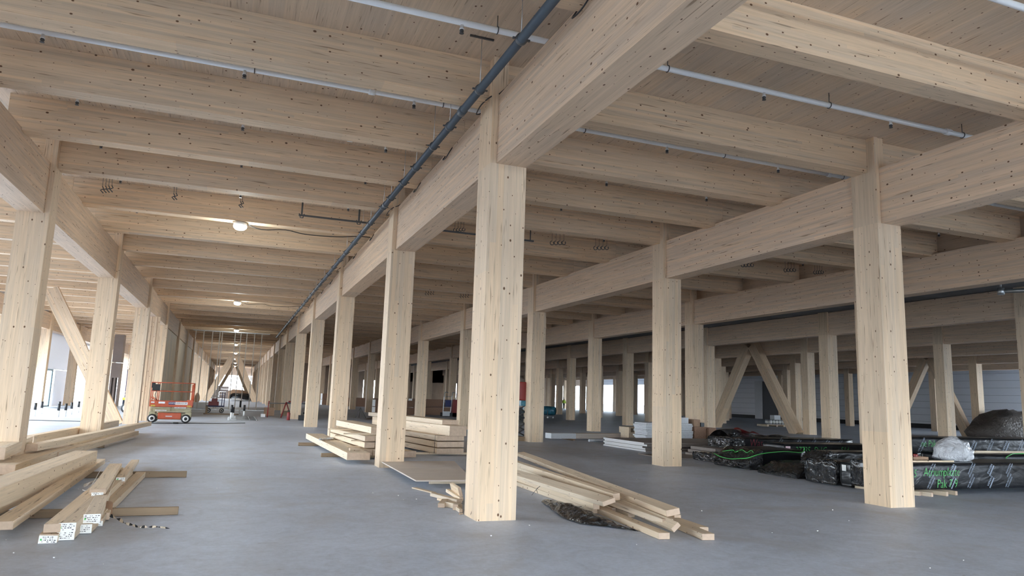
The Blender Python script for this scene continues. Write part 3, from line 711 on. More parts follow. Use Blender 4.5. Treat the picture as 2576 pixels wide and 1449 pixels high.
# straps and paper scraps on the pile
bm = bmesh.new(); add_tube(bm, smooth([p3(940, 780, .24), p3(1030, 750, .25), p3(1200, 470, .25), p3(1285, 465, .24)]), .004, 5); add_tube(bm, smooth([p3(1150, 1030, .12), p3(1215, 1065, .05), p3(1270, 1080, .03)]), .006, 5)
tag(obj('strap', bm, M['paper']), 'thin pale packing strap lying over the left board pile', 'strap')
crumple('wrapping_scrap', 'torn white and dark wrapping scrap on the left board pile', 'scrap', lambda s, t: p3(950+s*160, 720-s*60+t*40-s*t*20, .16+.03*math.sin(7*s)), 7, 3, M['bag'], .02, 5)
crumple('cardboard_scrap', 'torn cardboard scrap standing at the right of the left board pile', 'scrap', lambda s, t: p3(1170+s*115, 900+t*160+s*10, .17-.13*t), 4, 5, M['cardboard'], .012, 8)
# twisted striped barrier tape
bm = bmesh.new(); q = [p3(1240, 1075, .05), p3(1330, 1105, .03), p3(1420, 1160, .03), p3(1510, 1185, .03), p3(1590, 1205, .04), p3(1690, 1205, .03), p3(1800, 1205, .02), p3(1930, 1222, .01)]
sm = smooth(q, 5); prev = None
for i, p in enumerate(sm):
    a = i*.9; w = .028*(1-.5*i/len(sm)); off = Vector((math.cos(a)*.3, math.sin(a)*.7, abs(math.sin(a*.7))))*w
    cur = (bm.verts.new(p-off*.5), bm.verts.new(p+off))
    if prev:
        f = bm.faces.new((prev[0], prev[1], cur[1], cur[0])); f.material_index = (i//2) % 2
    prev = cur
o = obj('barrier_tape', bm, [M['board'], M['black']]); md = o.modifiers.new('thickness', 'SOLIDIFY'); md.thickness = .002
tag(o, 'twisted black striped barrier tape trailing over the floor from the left pile', 'tape')
# bearers under the piles
def bearer(rightend, h, w, x_left, label, mat='oldboard', z=.003):
    p = p3(*rightend, z); return board('timber_bearer', label, 'bearer', (x_left, p.y, z), (p.x, p.y, z), w, h, None, 0, 'bearers under the left piles', mat)
bearer((2030, 1056), .095, .06, -2.6, 'dark timber bearer on the floor sticking out furthest right of the left pile, front one')
bearer((2125, 633), .105, .06, -3.0, 'brown timber bearer sticking out right of the left pile, rear one')
bearer((800, 452), .08, .06, -5.0, 'bearer under the long boards by the left foreground column')
bearer((1190, 300), .07, .06, -5.2, 'bearer under the far ends of the long boards beside the left column')
# thick beam and thin beam left
lboard((105-230, 1245), (1010-230, 660), .1, .20, .085, 7.0, 'long thin beam between the thick beam and the labelled pile', None, group=None)
a = p3(0-700, 1055+340, .105); b = p3(1090-700, 525+330, .105)
f1 = p3(1090, 527, .105); n1 = p3(0, 1057, .105); dd = (f1-n1).normalized()
lw = .36
side = dd.cross(Vector((0, 0, 1))).normalized()
board('timber_beam', 'thick pale timber beam lying at the left edge of the photo', 'beam', n1-dd*4-side*lw, f1-side*lw, lw, .30, None, 0, None, 'board')
# long boards around the left foreground column
GH = 'long boards lying by the left foreground column'
def hb(near, dirto, z, w, h, L, label, far_z=None):
    a = p3(*near, z); b = p3(*dirto, z if far_z is None else far_z); d = (b-a).normalized()
    return board('timber_board', label, 'board', a, a+d*L, w, h, L, 0, GH)
hb((555, 426), (1300, 215), .085, .17, .13, 8.0, 'nearest squared board to the right of the left foreground column')
hb((265, 425), (1225, 165), .085, .22, .2, 10.5, 'lower of two long beams beside the left foreground column')
hb((288, 338), (1262, 130), .29, .20, .13, 10.5, 'upper of two long beams beside the left foreground column, pale top')
hb((270, 265), (820, 150), .085, .2, .22, 9.5, 'long board furthest behind beside the left foreground column')
hb((-250, 610), (262, 440), .09, .5, .16, 4.5, 'broad board in front of the left foreground column')
hb((-250, 760), (190, 570), .0045, .5, .075, 3.4, 'lowest board at the left edge under the battens')
hb((-200, 440), (55, 330), .30, .3, .2, 3.0, 'short beam end at the left edge in front of the column')
for (a0, b0, z, lab) in (((-200, 420), (137, 418), .262, 'upper pale batten sticking out at the left edge'), ((-100, 462), (410, 462), .17, 'middle pale batten sticking out in front of the left column'), ((-200, 572), (172, 572), .085, 'lower pale batten sticking out at the left edge')):
    A0, B0 = p3(*a0, z), p3(*b0, z); board('timber_batten', lab, 'batten', A0, B0, .06, .03, None, 0, 'battens at the left edge')

# ------------------------------------------------------------------ glulam stacks beyond the second corridor column
s5 = 480/2484
def p5(a, b, z): return G(740+a*s5, 1030+b*s5, z=z)
def sb(name, near, dirto, z, w, h, L, label, group=None, cat='plank', mat='board'):
    a = p5(*near, z); b = p5(*dirto, z); d = (b-a).normalized()
    return board(name, label, cat, a, a+d*L, w, h, L, 0, group, mat)
n = p5(685, 660, .1); f = p5(125, 365, .1)
board('timber_plank', 'broad pale plank on two bearers left of the second corridor column', 'plank', n, n+(f-n).normalized()*7.4, .52, .16, None)
for (e, lab) in (((50, 470), 'rear brown bearer under the broad plank'), ((345, 615), 'front brown bearer under the broad plank')):
    A0 = p5(*e, .004); board('timber_bearer', lab, 'bearer', A0, A0+Vector((1.1, 0, 0)), .09, .09, None, 0, 'bearers under the broad plank', 'oldboard')
crumple('rag', 'white and blue rag lying on the broad plank', 'rag', lambda s, t: p5(320+s*190, 380-s*20+t*25, .28+.02*math.sin(9*s)), 8, 3, M['bag'], .018, 11)
o = board('wood_block', 'small white ended wood block on the broad plank', 'block', p5(710, 535, .263), p5(710, 535, .263)+Vector((.25, .1, 0)), .06, .06, None)
base = p5(915, 640, .004)
XS, YS = 3.062, 17.75
for i, (z, h) in enumerate(((.096, .146), (.278, .128), (.434, .118), (.60, .16))):
    for j in range(2):
        x = XS+j*.262-(.04 if i == 0 else 0)+(.2 if i == 3 else 0); y = YS+(.0 if i < 3 else .35)
        board('timber_plank', '%s layer, %s plank of the spaced plank stack left of the second corridor column' % (('bottom', 'second', 'third', 'top')[i], ('left', 'right')[j]), 'plank', (x, y, z), (x-.42, y+5.3, z), .25, h, 4.1, 0, 'spaced plank stack')
    for q, yy in enumerate((18.3, 20.4)):
        if i: board('spacer_stick', '%s spacer stick under the %s plank layer of the spaced plank stack' % (('front', 'rear')[q], ('bottom', 'second', 'third', 'top')[i]), 'stick', (XS-.45+.1*i*(i < 3)-.12*q, yy, z-.033), (XS+.5, yy, z-.033), .06, .03, None, 0, 'spacer sticks in the plank stack')
for q, yy in enumerate((18.3, 21.2)): board('timber_bearer', ('front', 'rear')[q]+' bearer under the spaced plank stack', 'bearer', (XS-.3, yy, .003), (XS+.7, yy, .003), .09, .088, None, 0, 'bearers under the spaced plank stack', 'oldboard')
XT, YT = 5.155, 18.75
for i, (z, h) in enumerate(((.06, .135), (.225, .145), (.40, .125))):
    o = board('glulam_block', '%s brown glulam beam of the strapped stack between the two nearest corridor columns' % ('bottom', 'second', 'third')[i], 'beam', (XT, YT, z), (XT-1.0, YT+7, z), .79, h, 6.5, 0, 'strapped glulam stack', 'board'); bevel(o, .04, 3)
board('glulam_block', 'pale thick glulam beam on the strapped stack, end towards the camera', 'beam', (XT+.30, YT-.1, .53), (XT-.70, YT+6.9, .53), .50, .265, 6.5, 0, 'strapped glulam stack')
board('glulam_block', 'topmost pale glulam beam of the strapped stack, set back', 'beam', (XT+.27, YT+.55, .80), (XT-.73, YT+7.55, .80), .50, .125, 6.5, 0, 'strapped glulam stack')
for k, yy in enumerate((18.9, 21.4)):
    bm = bmesh.new(); x = XT-.002-(yy-YT)/7
    add_tube(bm, [(x-.004, yy, .06), (x-.004, yy, .53), (x+.80, yy+.1, .53), (x+.80, yy+.1, .06)], .006, 5); tag(obj('strap', bm, M['darksteel']), ('front', 'rear')[k]+' steel strap round the strapped glulam stack', 'strap')
for k, yy in enumerate((19.3, 22.4)):
    board('timber_bearer', ('front', 'rear')[k]+' bearer under the strapped glulam stack', 'bearer', (XT-.45, yy, .003), (XT+1.0, yy, .003), .1, .055, None, 0, 'bearers under the strapped stack', 'board')
board('timber_plank', 'low plank on the floor left of the strapped glulam stack', 'plank', (4.05, 18.2, .005), (3.3, 21.5, .005), .45, .16, 3.6)
# grey ply sheet on battens behind the nearest central column
c_ = [p5(1135, 690, .11), p5(1585, 940, .11), p5(2330, 935, .11), p5(2085, 685, .11)]
bm = bmesh.new(); lo = [bm.verts.new(v) for v in c_]; hi = [bm.verts.new(v+Vector((0, 0, .022))) for v in c_]
bm.faces.new(lo); bm.faces.new(hi[::-1])
for i in range(4): bm.faces.new((lo[i], lo[(i+1) % 4], hi[(i+1) % 4], hi[i]))
tag(obj('plywood_sheet', bm, M['panelwood']), 'large grey plywood sheet lying on a batten behind the nearest central column', 'sheet')
for k, (e, lab) in enumerate((((1750, 966), 'pale batten under the front edge of the plywood sheet'), ((1300, 750), 'batten under the rear edge of the plywood sheet'))):
    A0 = p5(*e, .004); board('timber_batten', lab, 'batten', A0, A0+Vector((1.2, .0, 0)), .08, .10, None, 0, 'battens under the plywood sheet')
# offcuts at the foot of the nearest column
OC = 'offcuts heaped left of the nearest central column'
def off(a, b, z, w, h, label, roll=0, zb=None):
    A0, B0 = p5(*a, z), p5(*b, z if zb is None else zb); return board('timber_offcut', label, 'offcut', A0, B0, w, h, None, roll, OC)
off((1590, 1025), (1850, 1090), .004, .09, .018, 'thin flat lath reaching furthest left of the offcuts')
off((1840, 1125), (2190, 1215), .03, .10, .05, 'pale split board on the offcut heap')
off((2020, 1075), (2200, 1190), .08, .06, .05, 'leaning batten at the top of the offcut heap', 0, .05)
off((2090, 1060), (2200, 1130), .10, .05, .14, 'pale wedge standing on the offcut heap', .3)
off((1868, 1278), (1925, 1215), .004, .1, .06, 'dark short block in front of the offcut heap')
off((2010, 1262), (2190, 1300), .004, .07, .07, 'squared offcut against the column foot')
off((2060, 1310), (2110, 1290), .004, .08, .08, 'small cube shaped offcut beside the column foot')
off((2130, 1300), (2195, 1345), .004, .05, .05, 'small batten end touching the column foot')
off((1950, 1175), (2180, 1235), .005, .13, .03, 'flat pale board under the offcut heap')
off((2140, 1368), (2190, 1362), .004, .02, .015, 'tiny dark sliver on the floor before the column foot')

# ------------------------------------------------------------------ black wrapped packages on the right
def wrapped(name, label, x0, x1, y0, y1, z0, z1, seed, crinkle_to=None, slope=0, jitter=.018, group='black wrapped timber packages', n=(34, 13, 8)):
    """a wrapped bundle: jittered box; faces left of crinkle_to get the crinkled film; slope lowers the left end"""
    rnd = random.Random(seed); bm = bmesh.new()
    bmesh.ops.create_grid(bm, x_segments=1, y_segments=1, size=1); bm.clear()
    nx, ny, nz = n; V = {}
    def v(i, j, k):
        key = (i, j, k)
        if key not in V:
            x = x0+(x1-x0)*(i/nx)**2.1; y = y0+(y1-y0)*j/ny; z = z0+(z1-z0)*k/nz
            if slope:
                q = max(0, 1-(x-x0)/slope); z = z0+(z-z0)*(1-.72*q*q)
            cr = crinkle_to is not None and x < crinkle_to
            a = jitter*(1.1 if cr else .30)
            edge = sum((i in (0, nx), j in (0, ny), k in (0, nz)))
            p = Vector((x+rnd.uniform(-a, a), y+rnd.uniform(-a, a), z+(rnd.uniform(-a, a) if k else 0)))
            if edge >= 2:                                    # soften edges
                cxx, cyy, czz = (x0+x1)/2, (y0+y1)/2, (z0+z1)/2
                p += (Vector((p.x if i not in (0, nx) else cxx, cyy if j in (0, ny) else p.y, czz if k in (0, nz) else p.z))-p).normalized()*.018
            V[key] = bm.verts.new(p)
        return V[key]
    def quad(a, b, c, d):
        f = bm.faces.new((v(*a), v(*b), v(*c), v(*d))); f.smooth = True
        if crinkle_to is not None and f.calc_center_median().x < crinkle_to: f.material_index = 1
    for i in range(nx):
        for j in range(ny):
            for k in (0, nz): quad((i, j, k), (i+1, j, k), (i+1, j+1, k), (i, j+1, k))
        for k in range(nz):
            for j in (0, ny): quad((i, j, k), (i+1, j, k), (i+1, j, k+1), (i, j, k+1))
    for j in range(ny):
        for k in range(nz):
            for i in (0, nx): quad((i, j, k), (i, j+1, k), (i, j+1, k+1), (i, j, k+1))
    o = obj(name, bm, [M['film'], M['crinkle']])
    return tag(o, label, 'package', group)
def front_print(parent, y, z, xs, size, flip=False):
    rot = .95+(PI if flip else 0); d = Vector((math.cos(.95+PI/2), math.sin(.95+PI/2)))*size*.5
    for i, x in enumerate(xs):
        bm = bmesh.new()
        if i % 2 == 0:
            e = -1 if flip else 1
            add_text(bm, '100% RECYCLED', facing_front(x+d.x*e, y, z+d.y*e, size*.8, rot)); add_text(bm, 'PACKAGING', facing_front(x-d.x*e, y, z-d.y*e, size*.8, rot))
        else:
            add_text(bm, 'VIEHAG', facing_front(x+d.x*.7, y, z+d.y*.7, size*1.25, rot))
            for q in (0, 1):
                m = facing_front(x-d.x*(1.3+.55*q), y, z-d.y*(1.3+.55*q), size, rot)
                vs = [bm.verts.new(m @ Vector(c)) for c in ((-2.2, -.09, 0), (2.2, -.09, 0), (2.2, .09, 0), (-2.2, .09, 0))]; bm.faces.new(vs)
        o = obj('printed_lettering', bm, M['print'], parent=parent); o['label'] = 'pale blue printed packaging lettering'
def hand(parent, s, x, y, z, size, mat='green_ink', rot=0):
    """marker handwriting: lettering sheared and thickened"""
    bm = bmesh.new(); m = facing_front(x, y, z, size, rot) @ Matrix(((1.0, .22, 0, 0), (0, 1.25, 0, 0), (0, 0, 1, 0), (0, 0, 0, 1)))
    add_text(bm, s, m, 0, -.017); o = obj('handwriting', bm, M[mat], parent=parent); o['label'] = ('green' if mat == 'green_ink' else 'red')+' marker handwriting'; return o
def paper(parent, x, y, z, w, h, side='front', mat='paper'):
    bm = BM((x, x+w, y-.004, y, z, z+h)) if side == 'front' else BM((x-.004, x, y, y+w, z, z+h))
    o = obj('paper_label', bm, M[mat], parent=parent); o['label'] = 'small paper label'; return o
# front package
P1 = wrapped('wrapped_package', 'nearest black wrapped package with green writing Atrium, right of the big column', 11.66, 17.6, 10.32, 11.22, .09, .60, 1, 12.25, jitter=.012)
yf = 10.30
xs = [12.75, 13.32, 13.85, 14.40, 14.95, 15.5, 16.1, 16.7]
front_print(P1, yf, .235, xs, .056); front_print(P1, yf, .475, [x+.02 for x in xs], .056, flip=True)
hand(P1, 'Atrium', 12.83, yf-.003, .425, .19); hand(P1, 'plaate', 13.32, yf-.003, .425, .19); hand(P1, 'Pak 7 9', 13.18, yf-.003, .20, .19); hand(P1, '5', 12.34, yf-.003, .40, .17)
for i, (x, y) in enumerate(((12.3, 10.2), (12.42, 10.05), (12.85, 10.08), (13.2, 10.16))):
    board('timber_bearer', '%s small bearer end under the nearest black package' % ORD[i], 'bearer', (x, y, .003), (x-.35+.1*i, y+1.2, .003), .07, .08, None, 0, 'bearers under the nearest package')
P2 = wrapped('wrapped_package', 'crinkled black wrapped package left of the big right column, reaching behind it', 11.80, 15.2, 11.72, 12.6, .02, .49, 2, 12.3, jitter=.02)
P2b = wrapped('wrapped_package', 'narrow smooth black package with small label between two crinkled ends', 11.86, 15.2, 11.40, 11.68, .02, .50, 3, None, jitter=.004)
paper(P2b, 11.85, 11.5, .33, .11, .12, 'left')
P3 = wrapped('wrapped_package', 'low black package sloping to a thin tip, left of the crinkled package', 11.95, 15.5, 13.0, 14.3, .005, .30, 4, 12.5, .7, jitter=.02)
P3b = wrapped('wrapped_package', 'black package with green scribble behind the low sloping one', 12.35, 15.5, 12.75, 13.35, .32, .62, 5, 12.9, .4, jitter=.015)
hand(P3b, '27735', 15.35, 12.73, .43, .20); paper(P3b, 14.95, 12.74, .42, .13, .12, 'front', 'pinkpaper')
P4 = wrapped('wrapped_package', 'black package with bright green scrawl over its wrapped left end', 12.15, 13.95, 14.85, 16.25, .005, .50, 6, 12.6, .5, jitter=.02, n=(18, 14, 8))
P4c = wrapped('wrapped_package', 'long black package with green number 27735 behind the scrawled end', 13.97, 17.3, 15.62, 16.5, .004, .60, 7, None, jitter=.006)
hand(P4c, '27735  D:1C', 14.85, 15.595, .43, .21); hand(P4c, 'S1d', 16.05, 15.595, .44, .2); paper(P4c, 13.98, 15.61, .40, .16, .14, 'front', 'pinkpaper')
for q, rr in (([(12.10, 16.2, .30), (12.08, 15.9, .24), (12.07, 15.5, .22), (12.05, 15.1, .26), (12.12, 14.85, .30), (12.5, 14.82, .40), (13.2, 14.82, .46), (13.8, 14.83, .44), (13.9, 14.84, .55)], .012),
              ([(12.3, 16.1, .36), (12.4, 15.8, .42), (12.32, 15.6, .38), (12.45, 15.5, .45), (12.36, 15.2, .40), (12.5, 15.2, .46), (12.4, 15.0, .42)], .010)):
    bm = bmesh.new(); add_tube(bm, smooth(q), rr, 5); o = obj('handwriting', bm, M['green_ink'], parent=P4); o['label'] = 'bright green marker scrawl'
P5 = wrapped('wrapped_package', 'small crinkled black bundle at the far left of the packages', 12.55, 14.5, 16.65, 17.8, .005, .22, 8, 15, jitter=.022, n=(18, 11, 5))
P6 = wrapped('wrapped_package', 'rear black package with dark red writing, lying on brown sheets', 14.05, 18.9, 18.02, 19.1, .30, .60, 9, 14.6, jitter=.018)
hand(P6, 'Was', 15.0, 17.99, .46, .27, 'red_ink')
front_print(P6, 17.99, .47, [15.9, 16.6, 17.2, 17.75, 18.3], .07)
P7 = wrapped('wrapped_package', 'rearmost tall black package with green writing Pak 8 behind the bag', 15.6, 22.5, 13.55, 14.4, .50, .93, 10, None, jitter=.008)
front_print(P7, 13.53, .72, [16.5, 17.1, 17.7, 18.35, 19.0, 19.6, 20.2], .075)
hand(P7, 'ne Pak 8', 16.8, 13.525, .77, .19)
P8 = wrapped('wrapped_package', 'black package with green number 30 under the rearmost tall package', 15.6, 22.5, 13.5, 14.4, .02, .49, 13, None, jitter=.008)
hand(P8, 'D:30', 16.4, 13.475, .42, .17)
P9 = wrapped('wrapped_package', 'black package with green swirl right of the milky bag', 15.3, 21.0, 11.7, 12.6, .004, .66, 12, None, jitter=.012)
board('timber_batten', 'pale batten lying on the package right of the milky bag', 'batten', (15.9, 12.1, .665), (19.0, 12.0, .665), .07, .05, None)
bm = bmesh.new(); add_tube(bm, smooth([(17.0, 11.68, .5), (16.9, 11.68, .58), (17.1, 11.69, .66), (17.4, 11.8, .668), (17.9, 11.8, .668)]), .01, 5)
o = obj('handwriting', bm, M['green_ink'], parent=P9); o['label'] = 'green marker swirl'
# milky bag on the front package
bm = bmesh.new(); bmesh.ops.create_icosphere(bm, subdivisions=4, radius=1); rnd = random.Random(5)
for v in bm.verts:
    p = v.co.copy(); k = 1+.18*mn.noise(p*2.3)+.10*mn.noise(p*5.1)
    v.co = Vector((p.x*.43*k, p.y*.30*k, max(p.z*.255*k+.10*max(0, p.z)**2, -.13)))
for f in bm.faces: f.smooth = True
tag(obj('plastic_bag', bm, M['bag'], loc=(14.02, 10.78, .735)), 'crumpled milky plastic bag on the nearest black package', 'bag')
bm = bmesh.new()
t = thing('carton_tray', 'small open brown carton with odds and ends behind the big right column', 'carton', (13.15, 10.95, .602))
obj('tray', BM((-.22, .22, -.12, .12, 0, .01), (-.22, .22, -.12, -.11, 0, .07), (-.22, .22, .11, .12, 0, .07), (-.22, -.21, -.12, .12, 0, .07), (.21, .22, -.12, .12, 0, .07)), M['cardboard'], parent=t)
tag(obj('paper_cup', BM((-.05, .05, -.05, .05, 0, .10)), M['paper'], loc=(12.82, 10.95, .602)), 'white paper box beside the open carton on the nearest package', 'box')
tag(obj('roll', (lambda b: (add_lathe(b, [(.04, 0), (.045, .02), (.045, .09), (.04, .11)], 12), b)[1])(bmesh.new()), M['red'], loc=(13.15, 10.95, .613)), 'small red roll inside the open carton', 'roll')
board('timber_batten', 'white batten along the front top edge of the nearest package', 'batten', (12.36, 10.5, .605), (13.6, 10.5, .605), .05, .03, None)
# black film heap with red rag behind package 6
crumple('plastic_sheet', 'heap of loose black film behind the package with red writing', 'plastic sheet',
        lambda s, t: Vector((15.5+s*3.6, 19.7+t*1.7, .33+(.42*math.sin(PI*min(1, t*1.1)))*(1-s*.75)+.06*math.sin(11*s))), 22, 8, M['crinkle'], .07, 21)
crumple('red_film', 'red plastic film scrap on the loose black film heap', 'film scrap', lambda s, t: Vector((15.95+s*.85, 19.95+t*.35, .78-.15*s+.10*math.sin(8*s)*t)), 8, 4, M['red'], .04, 22)
# brown sheets under/behind, with white edges on the left
for i in range(5):
    w0 = 12.55+.05*(i % 2)
    bm = bmesh.new(); add_box(bm, w0, 17.4, 20.35+.1*(i % 3), 23.2, .004+i*.058, .056+i*.058); 
    for f in bm.faces:
        if f.calc_center_median().x < 12.7: f.material_index = 1
    o = obj('building_board', bm, [M['greysheet'], M['white']])
    tag(o, '%s grey brown sheet from the floor with white cut edge, behind the second right column' % ORD[i].replace('nearest', 'first'), 'sheet', 'stacked grey brown sheets')
bm = BM((13.2, 18.2, 17.95, 19.2, .005, .285)); 
for i in range(3):
    o = obj('building_board', BM((13.3+.1*i, 18.3, 17.9+.05*i, 19.25, .005+.095*i, .092+.095*i)), M['greysheet']); tag(o, '%s brown sheet carrying the package with red writing' % ('bottom', 'middle', 'top')[i], 'sheet', 'sheets under the rear package')
o = obj('building_board', BM((11.7, 13.6, 17.85, 19.4, .005, .03)), M['greysheet']); tag(o, 'thin single sheet on the floor left of the small crinkled bundle', 'sheet')
# board stacks beside the second right column
GS = 'pale board bundles beside the second right column'
rnd = random.Random(9)
zc = .005
for i in range(14):
    h = .052 if i not in (9,) else .03
    o = obj('board_bundle', BM((14.65+rnd.uniform(-.06, .06), 16.72, 23.7+rnd.uniform(-.05, .05), 24.6, zc, zc+h)), M['whiteboard'])
    tag(o, '%s pale board from the floor in the stack behind the second right column' % ORD[i].replace('nearest', 'first'), 'board', GS); zc += h+.008
for i in range(10):
    o = obj('board_bundle', BM((16.8+rnd.uniform(-.01, .01), 17.36+rnd.uniform(-.02, .02), 23.7, 24.5, .005+i*.07, .07+i*.07)), M['brick'])
    tag(o, '%s brown board from the floor in the stack right of the pale boards' % ORD[i].replace('nearest', 'first'), 'board', 'brown boards beside the pale stack')
for (x0, x1, y0, z0, z1, m, lab) in ((17.42, 17.75, 23.6, .42, .68, 'brick', 'short brown bundle right of the brown board stack'), (16.82, 17.1, 23.75, .71, .98, 'cardboard', 'brown carton on the brown board stack'), (17.14, 17.3, 23.75, .71, .86, 'darksteel', 'black clamp standing on the brown board stack'), (16.1, 16.6, 23.8, zc, zc+.22, 'whiteboard', 'pale box on the pale board stack'), (15.6, 16.0, 23.9, zc, zc+.32, 'purplegrey', 'grey panel box on the pale board stack'), (17.4, 17.8, 23.6, .003, .41, 'brick', 'lower brown bundle on the floor right of the brown board stack')):
    o = obj('carton', BM((x0, x1, y0, y0+.5, z0, z1)), M[m]); tag(o, lab, 'carton')
# long plank on the floor behind the third right-hand column
o = board('timber_plank', 'long low plank with whitened end on the floor between the second and third right columns', 'plank', (11.75, 26.0, .06), (17.0, 26.6, .06), -.45, .2, None, 0, None, 'panelwood')
obj('wrapped_end', BM((-.003, 1.15, -.002, .453, -.003, .203)), M['whiteboard'], parent=o)['label'] = 'white wrapped end'
for k, x in enumerate((12.6, 15.2)): board('timber_bearer', ('left', 'right')[k]+' round bearer under the long low plank', 'bearer', (x, 25.8, .003), (x, 26.9, .003), .1, .055, None, 0, 'bearers under the long plank', 'oldboard')
bm = bmesh.new(); add_tube(bm, [(13.0, 25.2, .05), (14.0, 25.5, .05)], .05, 12)
tag(obj('tube', bm, M['whiteboard']), 'short white tube on the floor before the long low plank', 'tube')
# frames leaning left of the pale stack
bm = BM((15.0, 15.6, 25.6, 25.66, .42, .48), (15.0, 15.6, 25.6, 25.66, .66, .72), (15.0, 15.06, 25.6, 25.66, .42, .72), (15.3, 15.34, 25.6, 25.66, .42, .72))
t = obj('pallet', BM((14.95, 15.55, 25.5, 26.3, .33, .37), (14.95, 15.55, 25.5, 26.3, .53, .57), (14.95, 15.03, 25.5, 26.3, .37, .53), (15.25, 15.33, 25.5, 26.3, .37, .53), (15.47, 15.55, 25.5, 26.3, .37, .53), (14.97, 15.5, 25.55, 26.2, .005, .33)), M['board'])
tag(t, 'pale wooden pallet end left of the pale board stack', 'pallet')

# ------------------------------------------------------------------ scissor lift
def wheel(parent, x, y, r=.19, w=.14):
    bm = bmesh.new(); add_lathe(bm, [(r*.6, -w/2), (r*.95, -w/2), (r, -w/2+.02), (r, w/2-.02), (r*.95, w/2), (r*.6, w/2)], 28, axis='y')
    o = obj('wheel', bm, M['black'], parent=parent, loc=(x, y, r))
    bm = bmesh.new(); add_lathe(bm, [(.001, -w/2-.008), (r*.36, -w/2-.008), (r*.36, -w/2+.01)], 20, axis='y'); obj('hub', bm, M['black'], parent=o)
    bm = bmesh.new(); add_lathe(bm, [(r*.38, -w/2-.004), (r*.66, -w/2-.006), (r*.66, w/2)], 24, axis='y'); rm = obj('rim', bm, M['white'], parent=o); rm['label'] = 'white wheel rim'
lx, ly = -2.58, 35.75
t = thing('scissor_lift', 'orange and sand coloured scissor lift standing left in the corridor', 'scissor lift', (lx, ly, 0))
HW = .35
obj('chassis', BM((-.68, .70, -HW+.05, HW-.05, .14, .42), (-.84, -.6, -HW, HW, .28, .46), (.62, .86, -HW, HW, .26, .46)), M['olive'], parent=t)
for x in (-.70, .66):
    for y in (-HW, HW): wheel(t, x, y)
b_ = BM((-.48, .46, -HW-.05, -HW+.05, .16, .44)); o = obj('battery_tray', b_, M['orange'], parent=t); bevel(o, .03, 3)
obj('tray_handle', BM((-.16, .10, -HW-.06, -HW-.05, .27, .31)), M['whiteboard'], parent=o)
for i in range(3):
    z = .47+i*.075
    bm = BM((-.80, .84, -HW+.02, -HW+.07, z, z+.06), (-.80, .84, HW-.07, HW-.02, z, z+.06))
    for x in (-.78, -.02, .78): add_lathe(bm, [(.03, -HW-.0), (.03, HW)], 10, axis='y', origin=(x, 0, z+.03))
    obj('scissor_arm', bm, M['olive'], parent=t)
pl = obj('platform', BM((-.86, .88, -HW-.01, HW+.01, .70, .76), (-.86, .88, -HW-.03, -HW-.01, .70, .96), (-.86, .88, HW+.01, HW+.03, .70, .96), (-.86, -.84, -HW, HW, .7, .96), (.86, .88, -HW, HW, .7, .96), (.64, .88, -HW-.035, -HW-.02, .9, 1.02)), M['orange'], parent=t)
bm = bmesh.new()
def bar(a, b, r=.018): add_tube(bm, [a, b], r, 8)
for y in (-HW, HW):
    for z in (1.38, 1.76): bar((-.84, y, z), (.87, y, z))
    for x in (-.84, .87): bar((x, y, .95), (x, y, 1.76), .02)
    bar((-.84, y, 1.12), (-.6, y, .96)); bar((-.58, y, .95), (-.58, y, 1.76))
    bar((.82, y, .95), (.82, y, 1.70))
for x in (-.84, .87):
    for z in (1.38, 1.76): bar((x, -HW, z), (x, HW, z))
obj('guardrail', bm, M['orange'], parent=t)
obj('control_box', BM((-.80, -.50, -HW-.06, -HW+.12, 1.40, 1.68), (-.84, -.7, -HW-.03, -HW+.08, 1.52, 1.74)), M['black'], parent=t)
bm = bmesh.new(); add_tube(bm, smooth([(-.62, -HW, 1.4), (-.66, -HW-.04, 1.2), (-.6, -HW, .98)]), .014, 6); obj('control_cable', bm, M['black'], parent=t)
o = obj('sign_plate', BM((-.10, .18, -HW-.036, -HW-.031, .80, .92)), M['darkblue'], parent=t); o['label'] = 'navy sign field reading HWS'
bm = bmesh.new(); add_text(bm, 'HWS', facing_front(.04, -HW-.038, .86, .11, 0, 1.05)); obj('lettering', bm, M['white'], parent=o)
o = obj('sign_plate', BM((.18, .68, -HW-.036, -HW-.031, .80, .92)), M['paper'], parent=t); o['label'] = 'white sign field reading VERHUUR'
bm = bmesh.new(); add_text(bm, 'VERHUUR', facing_front(.43, -HW-.038, .86, .10, 0, 1.0)); obj('lettering', bm, M['darkblue'], parent=o)
for (x0, x1, z) in ((.16, .62, .64), (-.6, -.15, .51)):
    o = obj('sign_plate', BM((x0, x1, -HW-.012, -HW-.004+.02, z, z+.055)), M['paper'], parent=t)
    bm = bmesh.new(); add_text(bm, 'HWS  VERHUUR', facing_front((x0+x1)/2, -HW-.014, z+.027, .052)); obj('lettering', bm, M['darkblue'], parent=o)
for q in ((-.50, -.24, -HW-.036, -HW-.031, .84, .92), (-.80, -.66, -HW-.036, -HW-.031, .86, .92)): obj('sticker', BM(q), M['steel'], parent=t)
bm = bmesh.new()
for i in range(5):
    for x in (-.8, .66): 
        vs = [bm.verts.new((x+i*.036+c, -HW-.033, .72+dz)) for c, dz in ((0, .05), (.018, .05), (.035, 0), (.017, 0))]; bm.faces.new(vs)
obj('hazard_stripe', bm, M['yellow'], parent=t)
# cable on the floor by the lift
bm = bmesh.new(); add_tube(bm, smooth([(-14+3, 35.4, .012), (-8.5, 35.6, .012), (-5, 35.0, .012), (-3, 34.4, .012), (-2.2, 34.6, .015), (-1.5, 35.1, .012), (-.4, 35.5, .012), (.6, 36.2, .012)]), .016, 6)
add_tube(bm, [(-2.35, 34.45, .03), (-2.15, 34.5, .03)], .04, 8)
tag(obj('floor_cable', bm, M['black']), 'black cable with a plug lying on the floor before the scissor lift', 'cable')
